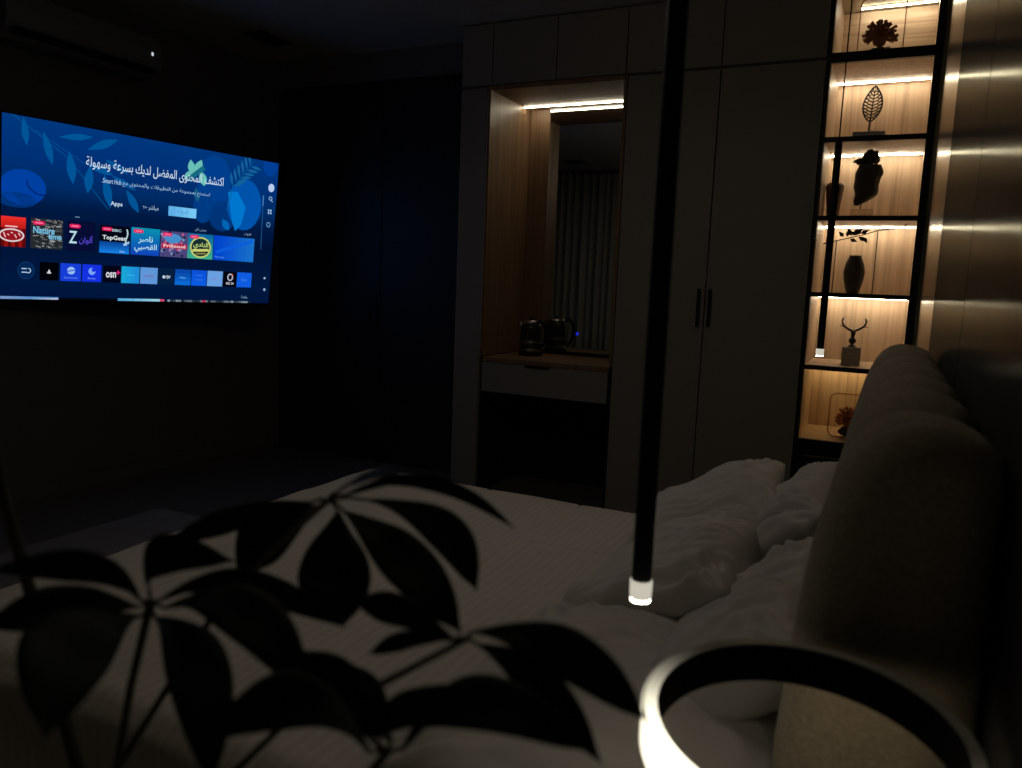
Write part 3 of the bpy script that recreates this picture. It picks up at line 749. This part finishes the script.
m = MB(); m.tube([PC+Vector((0, 0, .25)), PC+Vector((.01, 0, .5)), PC+Vector((.0, .005, .75)), ST, Vector((-.535, .362, 1.0)), Vector((-.569, .3583, 1.1074)), Vector((-.6004, .3564, 1.1982)), Vector((-.62, .356, 1.29))], [.014, .012, .010, .008, .0055, .005, .004, .003], 10); m.build('trunk', M_stem, pl)
PET = [([ST, (-.50, .372, 1.0), (-.445, .395, 1.10), (-.4235, .4114, 1.1458), HA], .0028), ([ST, (-.49, .362, 1.0), (-.468, .36, 1.08), HB], .003),
       ([ST, (-.42, .36, .99), (-.33, .372, 1.09), (-.2726, .3798, 1.1219), HCc], .0024), ([ST, (-.40, .362, .96), (-.30, .366, 1.02), HD], .0028)]
for P, r in PET:
    m = MB(); m.tube(P, r, 8); m.build('leaf_stalk', M_stem, pl)
hubs = {'a': HA, 'b': HB, 'c': HCc, 'd': HD}
CAMP = Vector((0, 0, HC))
for nm, b0, b1, b2, w in LEAVES:
    b0, b1, b2 = Vector(b0), Vector(b1), Vector(b2); hub = hubs[nm[0]]
    NU, NW = 22, 7
    def cl(t):
        # passes through b1 at t=.5
        c = b1*2-(b0+b2)/2
        return b0*(1-t)**2+c*2*t*(1-t)+b2*t*t
    dirv = (b2-b0).normalized()
    vw = (CAMP-b1).normalized()
    # blade half way between facing the light above and facing the room
    nrm_ = (vw*.75+Vector((0, 0, .45)))
    nrm_ = (nrm_-dirv*nrm_.dot(dirv)).normalized()
    side = dirv.cross(nrm_).normalized()
    m = MB()
    def lf(u, v):
        t = u; ww = w*.57*(math.sin(PI*min(1, t**1.3*.985+.015))**.85)
        if t > .88: ww *= 1-.45*smoothstep(.88, 1, t)
        s_ = v*2-1
        return cl(t)+side*(s_*ww)-nrm_*(.0-.10*abs(s_)*ww+.06*ww*math.sin(t*14+s_))
    m.grid(lf, NU, NW)
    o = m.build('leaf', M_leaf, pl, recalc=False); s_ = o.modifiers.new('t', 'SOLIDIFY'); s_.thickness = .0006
    m = MB(); m.tube([hub, (hub+b0)/2+Vector((0, 0, .002)), b0, cl(.35), cl(.7)], [.0016, .0013, .0012, .0009, .0005], 6); m.build('leaf_rib', M_stem, o)

# ------------------------------------------------------------------ television
TL = Vector((-4.24693805, 2.59695735, 1.97368333)); ex = Vector((.19958983, .97980345, -.0122109)); ey = Vector((-.10927349, .00987208, -.9939627)); tn = -Vector((-.97376753, .19971918, .10903691))
TL = Vector((0, 0, HC))+(TL-Vector((0, 0, 1.2)))
ey = (ey-ex*ey.dot(ex)).normalized(); tn = ex.cross(ey); 
if tn.x < 0: tn = -tn
TW, TH = 1.708, .977
def T(s, t, d=0): return TL+ex*s+ey*t+tn*d
tvm = Matrix((( ex.x, -ey.x, tn.x, 0), (ex.y, -ey.y, tn.y, 0), (ex.z, -ey.z, tn.z, 0), (0, 0, 0, 1)))
tve = empty('television', T(TW/2, TH), 'large flat television showing a blue smart menu with rows of app tiles', 'television')
def tbox(s0, s1, t0, t1, d0, d1, m):
    P = [T(s, t, d) for d in (d0, d1) for s, t in ((s0, t0), (s1, t0), (s1, t1), (s0, t1))]
    V = [m.bm.verts.new(p) for p in P]
    for q in ((0, 1, 2, 3), (4, 5, 6, 7), (0, 1, 5, 4), (1, 2, 6, 5), (2, 3, 7, 6), (3, 0, 4, 7)): m.bm.faces.new([V[i] for i in q])
m = MB(); tbox(-.008, TW+.008, -.008, TH+.014, -.03, -.001, m); m.build('casing', M_black, tve)
m = MB(); tbox(.55, 1.15, .35, .85, -.07, -.03, m); m.build('rear_housing', M_blackm, tve)
m = MB(); a = T(.85, .6, -.06); m.tube([a, a+Vector((-.04, .06, 0)), Vector((XL+.03, a.y+.05, a.z))], .018, 8); m.box(XL+.001, XL+.03, a.y-.07, a.y+.17, a.z-.15, a.z+.15); m.build('wall_bracket', M_blackm, tve)

TVM = []
def tvcol(c):
    """sRGB 0-255 tuple -> index of an emission material"""
    key = tuple(c)
    for i, (k, mt) in enumerate(TVM):
        if k == key: return i
    lin = [((v/255)/12.92 if v/255 <= .04045 else (((v/255)+.055)/1.055)**2.4) for v in c]
    TVM.append((key, emit('screen_%d_%d_%d' % key, lin, 1.0))); return len(TVM)-1
# gradient background
mb = bpy.data.materials.new('screen_background'); mb.use_nodes = True; nt = mb.node_tree; nt.nodes.clear()
o_ = nt.nodes.new('ShaderNodeOutputMaterial'); e_ = nt.nodes.new('ShaderNodeEmission'); uvn = nt.nodes.new('ShaderNodeUVMap'); sp = nt.nodes.new('ShaderNodeSeparateXYZ')
nt.links.new(uvn.outputs[0], sp.inputs[0]); cr = nt.nodes.new('ShaderNodeValToRGB')
nt.links.new(sp.outputs['Y'], cr.inputs[0]); nt.links.new(cr.outputs[0], e_.inputs[0]); nt.links.new(e_.outputs[0], o_.inputs[0])
def lin3(c): return tuple(((v/255)/12.92 if v/255 <= .04045 else (((v/255)+.055)/1.055)**2.4) for v in c)+(1,)
el = cr.color_ramp.elements; el[0].position = 0; el[0].color = lin3((0, 55, 125)); el[1].position = 1; el[1].color = lin3((0, 20, 58))
for p, c in ((.2, (0, 48, 118)), (.36, (0, 42, 98)), (.46, (0, 26, 68)), (.6, (0, 18, 52)), (.9, (0, 24, 62))): k = el.new(p); k.color = lin3(c)
TVM.append((('bg',), mb))
SB = bmesh.new(); uvl = SB.loops.layers.uv.new('UVMap')
lay = [0.0]
def sface(pts, ci, d):
    f = SB.faces.new([SB.verts.new(T(s, t, d)) for s, t in pts]); f.material_index = ci
    for lp, (s, t) in zip(f.loops, pts): lp[uvl].uv = (s/TW, t/TH)
D1 = .0004
def srect(s0, t0, s1, t1, c, L=1, r=0):
    sface([(s0, t0), (s1, t0), (s1, t1), (s0, t1)], tvcol(c), D1*L)
def sgrad(s0, t0, s1, t1, c0, c1, L=1, n=8, vert=False):
    for i in range(n):
        k = i/(n-1); c = tuple(int(round(a*(1-k)+b_*k)) for a, b_ in zip(c0, c1))
        if vert: srect(s0, t0+(t1-t0)*i/n, s1, t0+(t1-t0)*(i+1)/n, c, L)
        else: srect(s0+(s1-s0)*i/n, t0, s0+(s1-s0)*(i+1)/n, t1, c, L)
def sell(cs, ct, rs, rt, c, L=1, n=28, a0=0, a1=2*PI, clip=True):
    P = []
    for k in range(n):
        a = a0+(a1-a0)*k/n; s = cs+rs*math.cos(a); t = ct+rt*math.sin(a)
        P.append((min(TW, max(0, s)), min(TH, max(0, t))))
    sface(P, tvcol(c), D1*L)
def sring(cs, ct, rs, rt, w, c, L=1, n=32, a0=0, a1=2*PI):
    for k in range(n):
        a = a0+(a1-a0)*k/n; b_ = a0+(a1-a0)*(k+1)/n
        sface([(cs+rs*math.cos(a), ct+rt*math.sin(a)), (cs+rs*math.cos(b_), ct+rt*math.sin(b_)), (cs+(rs-w)*math.cos(b_), ct+(rt-w)*math.sin(b_)), (cs+(rs-w)*math.cos(a), ct+(rt-w)*math.sin(a))], tvcol(c), D1*L)
def sline(s0, t0, s1, t1, w, c, L=1):
    d = Vector((s1-s0, t1-t0)); n_ = Vector((-d.y, d.x)).normalized()*w/2
    sface([(s0+n_.x, t0+n_.y), (s1+n_.x, t1+n_.y), (s1-n_.x, t1-n_.y), (s0-n_.x, t0-n_.y)], tvcol(c), D1*L)
def sleaf(s0, t0, s1, t1, w, c, L=1):
    d = Vector((s1-s0, t1-t0)); n_ = Vector((-d.y, d.x)).normalized(); P = []
    for k in range(9): u = k/8; q = Vector((s0, t0))+d*u+n_*(w/2*math.sin(PI*u**1.1)); P.append((min(TW, max(0, q.x)), min(TH, max(0, q.y))))
    for k in range(7, 0, -1): u = k/8; q = Vector((s0, t0))+d*u-n_*(w/2*math.sin(PI*u**1.1)); P.append((min(TW, max(0, q.x)), min(TH, max(0, q.y))))
    sface(P, tvcol(c), D1*L)
AR = {'ا': (0xFE8D, 2), 'أ': (0xFE83, 2), 'ب': (0xFE8F, 4), 'ة': (0xFE93, 2), 'ت': (0xFE95, 4), 'ج': (0xFE9D, 4), 'ح': (0xFEA1, 4), 'خ': (0xFEA5, 4), 'د': (0xFEA9, 2), 'ر': (0xFEAD, 2), 'ز': (0xFEAF, 2),
      'س': (0xFEB1, 4), 'ش': (0xFEB5, 4), 'ص': (0xFEB9, 4), 'ض': (0xFEBD, 4), 'ط': (0xFEC1, 4), 'ع': (0xFEC9, 4), 'ف': (0xFED1, 4), 'ق': (0xFED5, 4), 'ك': (0xFED9, 4), 'ل': (0xFEDD, 4), 'م': (0xFEE1, 4),
      'ن': (0xFEE5, 4), 'ه': (0xFEE9, 4), 'و': (0xFEED, 2), 'ى': (0xFEEF, 2), 'ي': (0xFEF1, 4)}
def shape(s):
    out = []
    for w_ in s.split(' '):
        if not any(ch in AR for ch in w_): out.append(w_); continue
        g = []
        for i, ch in enumerate(w_):
            if ch not in AR: g.append(ch); continue
            cp, nf = AR[ch]
            prev = i > 0 and w_[i-1] in AR and AR[w_[i-1]][1] == 4
            nxt = nf == 4 and i < len(w_)-1 and w_[i+1] in AR
            k = (3 if nxt else 1) if prev else (2 if nxt else 0)
            g.append(chr(cp+k))
        out.append(''.join(reversed(g)))
    return ' '.join(reversed(out)) if any(ch in AR for ch in s) else s
def stext(s, s0, t0, s1, t1, c, L=3, bold=0):
    cu_ = bpy.data.curves.new('t', 'FONT'); cu_.body = shape(s); cu_.resolution_u = 3
    if bold: cu_.offset = bold
    o = bpy.data.objects.new('t', cu_); col.objects.link(o); bpy.context.view_layer.update()
    me = bpy.data.meshes.new_from_object(o.evaluated_get(bpy.context.evaluated_depsgraph_get()))
    bpy.data.objects.remove(o); bpy.data.curves.remove(cu_)
    if not me.vertices: return
    xs = [v.co.x for v in me.vertices]; ys_ = [v.co.y for v in me.vertices]; x0, x1, y0, y1 = min(xs), max(xs), min(ys_), max(ys_)
    ci = tvcol(c); V = [SB.verts.new(T(s0+(v.co.x-x0)/(x1-x0)*(s1-s0), t1-(v.co.y-y0)/(y1-y0)*(t1-t0), D1*L)) for v in me.vertices]
    for p in me.polygons:
        try:
            f = SB.faces.new([V[i] for i in p.vertices]); f.material_index = ci
        except ValueError: pass
    bpy.data.meshes.remove(me)
sface([(0, 0), (TW, 0), (TW, TH), (0, TH)], 0, 0)
# artwork: sprigs, discs, heart leaves
LC1 = (0, 84, 150)
sline(.05, .0, .33, .18, .004, LC1); sline(.33, .18, .56, .44, .004, LC1); sline(.16, .06, .42, .20, .003, LC1)
for q in ((.10, .0, .12, .15, .035), (.20, .06, .25, .23, .04), (.335, .14, .36, .32, .05), (.45, .20, .44, .36, .05), (.53, .24, .57, .43, .05), (.42, .19, .58, .24, .04), (.66, .31, .74, .44, .045),
          (.28, .075, .46, .045, .035), (.43, .12, .60, .035, .045), (.53, .155, .67, .22, .035), (.57, .24, .72, .31, .03)): sleaf(*q, LC1, 2)
sell(.105, .37, .115, .095, (0, 62, 160), 1); sring(.21, .33, .09, .075, .006, (0, 30, 90), 2, 16, PI*.45, PI*1.0)
sell(.075, .44, .10, .04, (0, 50, 120), 1)
sell(1.23, .19, .12, .17, (0, 62, 140), 1); sell(1.16, .36, .07, .10, (0, 58, 130), 1)
sell(1.30, .40, .10, .10, (0, 52, 120), 1); sell(1.46, .31, .13, .17, (0, 82, 170), 2)
sell(1.64, .035, .055, .06, (0, 62, 150), 2)
sface([(1.33, .24), (1.40, .23), (1.47, .33), (1.44, .45), (1.40, .49), (1.37, .42)], tvcol((0, 118, 205)), D1*4)
sleaf(1.30, .42, 1.355, .49, .05, (0, 100, 180), 4)
sleaf(1.36, .21, 1.52, .0, .02, (0, 66, 130), 4)
for k in range(6):
    u = k/6; s_, t_ = 1.36+.15*u, .20-.18*u
    sleaf(s_, t_, s_+.085, t_-.035+.01*k, .02, (20, 95, 150), 5); sleaf(s_, t_, s_-.02, t_-.09, .02, (20, 95, 150), 5)
sline(1.36, .22, 1.33, .36, .006, (20, 95, 150), 5)
for q in ((1.075, .175, 1.055, .075, .05), (1.09, .175, 1.13, .065, .055), (1.075, .14, 1.02, .20, .04), (1.13, .135, 1.16, .225, .055)): sleaf(*q, (105, 190, 180), 5)
sline(1.045, .20, 1.15, .11, .03, (20, 105, 130), 6); sleaf(1.10, .24, 1.12, .33, .04, (20, 90, 130), 4)
# writing
WHT = (205, 225, 240)
stext('اكتشف المحتوى المفضل لديك بسرعة وسهولة', .425, .153, 1.292, .225, WHT, 8, .004)
stext('استمتع بمجموعة من التطبيقات والمحتوى مع', .635, .262, 1.200, .297, (150, 190, 225), 8)
stext('.Smart Hub', .517, .262, .628, .289, (165, 200, 232), 8, .01)
stext('Apps', .570, .388, .640, .420, (190, 215, 235), 8, .02)
stext('مباشر', .797, .385, .862, .420, (170, 200, 225), 8); stext('TV+', .762, .395, .79, .410, (170, 200, 225), 8)
sgrad(.927, .376, 1.114, .436, (95, 175, 230), (120, 200, 245), 3, 4); stext('البحث', .985, .392, 1.055, .422, (60, 130, 190), 8)
# side icons
sell(1.66, .172, .024, .028, (185, 205, 240), 5); sring(1.66, .244, .014, .014, .005, (150, 185, 225), 5, 16); sline(1.668, .255, 1.678, .268, .005, (150, 185, 225), 5)
for a_, b_ in ((1.652, .326), (1.67, .326), (1.652, .344), (1.67, .344)): sell(a_, b_, .007, .008, (150, 185, 225), 5, 10)
sring(1.658, .424, .016, .018, .005, (110, 165, 215), 5, 16); sell(1.659, .798, .009, .008, (150, 180, 215), 5, 10); sell(1.664, .879, .009, .010, (150, 180, 215), 5, 10)
sline(1.603, .25, 1.611, .60, .004, (40, 95, 160), 3); sline(1.602, .23, 1.603, .30, .008, (70, 130, 190), 4)
stext('القنوات', 1.47, .495, 1.525, .515, (140, 175, 210), 8); stext('يعرض الآن'.replace('آ', 'ا'), 1.11, .497, 1.19, .516, (140, 175, 210), 8); sline(.375, .5, .40, .5, .006, (100, 130, 160), 6)
stext('رياضة', 1.48, .925, 1.53, .948, (140, 175, 210), 8)
# wide tiles
def badge(s, t): 
    sell(s+.012, t, .012, .011, (225, 30, 95), 9, 12); sell(s+.05, t, .012, .011, (225, 30, 95), 9, 12); srect(s+.012, t-.011, s+.05, t+.011, (225, 30, 95), 9); sline(s+.012, t, s+.05, t, .006, (250, 130, 165), 10)
t0, t1 = .531, .692
for i in range(7): srect(0+i*.0173, t0, .0173*(i+1), t1, (150, 18, 14) if i % 2 else (95, 8, 8), 3)
sgrad(0, t0, .121, t0+.06, (235, 45, 40), (190, 30, 25), 4, 5, True)
sring(.052, .63, .062, .036, .008, (225, 210, 215), 6); sell(.052, .63, .052, .027, (150, 20, 30), 5)
for k in range(5): sline(.012+k*.018, .615+.01*(k % 2), .022+k*.018, .643-.012*(k % 3), .005, (240, 200, 205), 7)
sline(.02, .583, .08, .583, .007, (240, 190, 190), 7)
srect(.145, t0-.004, .312, t1, (38, 42, 46), 3)
rnd = random.Random(5)
for i in range(90):
    s = rnd.uniform(.150, .300); t = rnd.uniform(t0, t1-.006); g = rnd.choice((20, 60, 85, 110, 140, 160)); sline(s, t, min(.311, s+rnd.uniform(.008, .03)), min(t1, t+rnd.uniform(-.004, .010)), rnd.uniform(.003, .007), (g, g+3, g+4), 3.5+i*.02)
stext('Nature', .158, .572, .268, .610, (120, 195, 230), 8, .02); stext('time', .235, .607, .305, .638, (120, 195, 230), 8, .02); badge(.155, .552)
srect(.333, t0-.01, .489, t1, (6, 12, 50), 3); stext('Z', .345, .58, .388, .650, (185, 225, 235), 8, .01); stext('ألوان', .400, .600, .475, .652, (85, 70, 210), 8, .01); badge(.345, .552)
srect(.515, t0, .691, t1, (2, 6, 20), 3); sgrad(.515, .625, .691, t1, (10, 70, 150), (20, 125, 225), 4, 6, True); stext('TopGear', .530, .588, .670, .620, (225, 235, 240), 8, .02); stext('BBC', .585, .548, .64, .564, (170, 200, 215), 8, .02); badge(.525, .552)
for k in range(6): sline(.672+.006*math.sin(k), .545+k*.016, .674+.006*math.sin(k+1), .561+k*.016, .008, (190, 215, 225), 6)
sline(.655, .64, .69, .62, .012, (150, 200, 235), 6); stext('live', .635, .672, .662, .684, (180, 220, 240), 8)
sgrad(.7005, t0-.004, .880, t1, (8, 140, 175), (15, 70, 185), 3, 9, True); stext('ناصر', .745, .575, .835, .622, (190, 232, 240), 8, .01); stext('القصبي', .722, .622, .862, .676, (190, 232, 240), 8, .01); badge(.712, .548)
srect(.886, t0, 1.069, t1, (75, 70, 120), 3)
for i in range(60):
    s = rnd.uniform(.892, 1.05); t = rnd.uniform(t0+.004, t1-.012); sell(s, t, .009, .009, rnd.choice(((150, 120, 170), (60, 60, 130), (190, 90, 130), (120, 150, 190), (30, 30, 70))), 3.3+i*.01, 7)
sell(.965, .575, .055, .03, (70, 140, 200), 5); stext('FriScool', .905, .613, 1.05, .632, (235, 220, 225), 8, .02); srect(.892, .608, 1.062, .637, (190, 25, 60), 6); badge(.897, .552)
sgrad(1.067, t0, 1.2455, t1, (15, 105, 160), (60, 170, 140), 3, 6, True); sell(1.157, .618, .074, .068, (195, 205, 110), 5); sell(1.157, .618, .064, .058, (20, 45, 50), 6)
stext('النادي', 1.105, .585, 1.21, .63, (190, 215, 120), 8, .02); sline(1.10, .64, 1.215, .632, .016, (205, 210, 110), 8); sline(1.125, .66, 1.195, .655, .008, (150, 140, 60), 8); badge(1.078, .552)
sgrad(1.2504, t0, 1.5566, t1, (0, 66, 205), (25, 112, 200), 3, 10); sline(1.27, .64, 1.54, .55, .02, (10, 92, 220), 4); stext('Movies', 1.262, .665, 1.33, .677, (90, 160, 230), 8)
# small tiles
u0, u1 = .7665, .868
sell(.1266, .8175, .042, .048, (0, 36, 82), 3); sring(.1266, .8175, .042, .048, .003, (20, 60, 110), 4)
for k in (-1, 1): sline(.103, .8175+k*.010, .130, .8175+k*.010, .006, (175, 200, 225), 6)
sring(.137, .8175, .014, .015, .005, (175, 200, 225), 6, 16, -PI/2, PI*.7)
srect(.195, u0, .2934, u1, (0, 2, 8), 3); sface([(.244, .805), (.256, .829), (.232, .829)], tvcol((210, 215, 220)), D1*6)
srect(.3043, u0, .4163, u1, (22, 62, 215), 3); sell(.362, .807, .022, .022, (150, 190, 240), 5, 18); sline(.34, .812, .385, .803, .006, (22, 62, 215), 6); stext('Internet', .325, .842, .398, .853, (110, 150, 235), 8)
srect(.4239, u0, .5316, u1, (20, 48, 225), 3); sell(.478, .806, .020, .021, (120, 165, 245), 5, 18); sell(.487, .797, .012, .012, (20, 48, 225), 6, 14); stext('Bixby', .455, .842, .50, .855, (130, 165, 240), 8)
srect(.5439, u0, .6434, u1, (3, 4, 22), 3); stext('osn', .558, .805, .618, .838, (225, 228, 235), 8, .02); sline(.618, .806, .642, .806, .007, (220, 40, 120), 8); sline(.63, .793, .63, .819, .007, (220, 40, 120), 8)
sgrad(.6508, u0, .7612, u1, (25, 165, 215), (30, 140, 215), 3, 4); sline(.685, .818, .73, .818, .005, (60, 185, 230), 4)
srect(.767, u0, .8767, u1, (95, 150, 215), 3); stext('STARZ', .787, .812, .855, .828, (120, 80, 150), 8)
srect(.8842, u0, .9875, u1, (4, 30, 62), 3); stext('tv', .933, .806, .962, .830, (200, 215, 230), 8, .02); sell(.919, .82, .010, .010, (200, 215, 230), 5, 12)
sgrad(.993, u0, 1.1005, u1, (8, 70, 165), (12, 105, 210), 3, 4, True); sline(1.025, .818, 1.065, .822, .008, (80, 150, 225), 5)
sgrad(1.1058, u0, 1.2135, u1, (12, 80, 215), (10, 92, 225), 3, 4, True); sline(1.135, .80, 1.185, .80, .004, (60, 120, 235), 5); sline(1.135, .83, 1.185, .83, .004, (60, 120, 235), 5)
srect(1.2186, u0, 1.3306, u1, (105, 160, 225), 3); stext('OSN TV', 1.245, .812, 1.305, .826, (140, 120, 190), 8)
srect(1.3356, u0, 1.4392, u1, (2, 4, 14), 3); sring(1.387, .803, .022, .025, .008, (190, 190, 210), 5, 20); sell(1.402, .787, .006, .006, (230, 90, 50), 7, 10); stext('stc tv', 1.358, .835, 1.418, .853, (200, 205, 215), 8, .02)
srect(1.4398, u0, 1.5536, u1, (15, 92, 225), 3); stext('Store', 1.475, .806, 1.515, .826, (70, 140, 240), 8)
# thumbnails cut off by the bottom edge
sgrad(0, .962, .298, TH, (120, 150, 200), (70, 130, 190), 3, 6); sgrad(.16, .968, .295, TH, (110, 160, 200), (190, 190, 220), 4, 4)
srect(.30, .965, .63, TH, (3, 6, 14), 3); sgrad(.635, .962, .90, TH, (90, 170, 215), (150, 205, 225), 3, 5); srect(.90, .962, .93, TH, (200, 70, 100), 3)
for i in range(32): s = .95+i*.019; g = rnd.randint(20, 150); srect(s, .964, s+.017, TH, (g, g+15, g+25), 3)
srect(1.19, .964, 1.215, TH, (190, 40, 70), 4)
sme = bpy.data.meshes.new('screen'); SB.to_mesh(sme); SB.free()
for k, mt in TVM: sme.materials.append(mt)
so = bpy.data.objects.new('screen', sme); col.objects.link(so); so.parent = tve; sme.transform(tve.matrix_basis.inverted())

cl = empty('ambient_fill_light', (-1.25, 2.0, CEIL), 'added unseen drum light above the bed, standing in for the low ambient light', 'ceiling light')  # added out of view to supply the room's low ambient fill
m = MB(); m.lathe([(.06, -.001), (.06, -.02), (.012, -.025), (.012, -.405), (.0, -.405)], (-1.25, 2.0, CEIL), 48, cap=False); m.build('housing', M_black, cl)
m = MB(); m.lathe([(.0, -.40), (.26, -.405), (.29, -.42), (.29, -.48), (.26, -.50), (.0, -.505)], (-1.25, 2.0, CEIL), 48, cap=False); m.build('diffuser', emit('ambient_fill_glow', (1, .88, .72), 2.0), cl)
# ------------------------------------------------------------------ real light
# daylight is gone; a very faint sky glow is all the world gives
w = bpy.data.worlds.new('world'); w.use_nodes = True; scene.world = w
w.node_tree.nodes['Background'].inputs[0].default_value = (.4, .45, .6, 1); w.node_tree.nodes['Background'].inputs[1].default_value = .01

# ------------------------------------------------------------------ camera
cam = bpy.data.cameras.new('camera'); co = bpy.data.objects.new('camera', cam); col.objects.link(co)
r_ = Vector((0.89832351, 0.43757792, 0.03924848)); u_ = Vector((-0.0918201, 0.09963392, 0.99077856)); f_ = Vector((-0.42963234, 0.89364347, -0.12968194))
co.matrix_world = Matrix(((r_.x, u_.x, -f_.x, 0), (r_.y, u_.y, -f_.y, 0), (r_.z, u_.z, -f_.z, HC), (0, 0, 0, 1)))
cam.sensor_width = 36; cam.sensor_fit = 'HORIZONTAL'; cam.lens = 777.43/1022*36; cam.clip_start = .02
cam.dof.use_dof = True; cam.dof.focus_distance = 3.6; cam.dof.aperture_fstop = 4.5
scene.camera = co
scene.view_settings.view_transform = 'Standard'; scene.view_settings.look = 'None'
scene.view_settings.exposure = 0; scene.view_settings.gamma = 1; scene.view_settings.use_curve_mapping = False
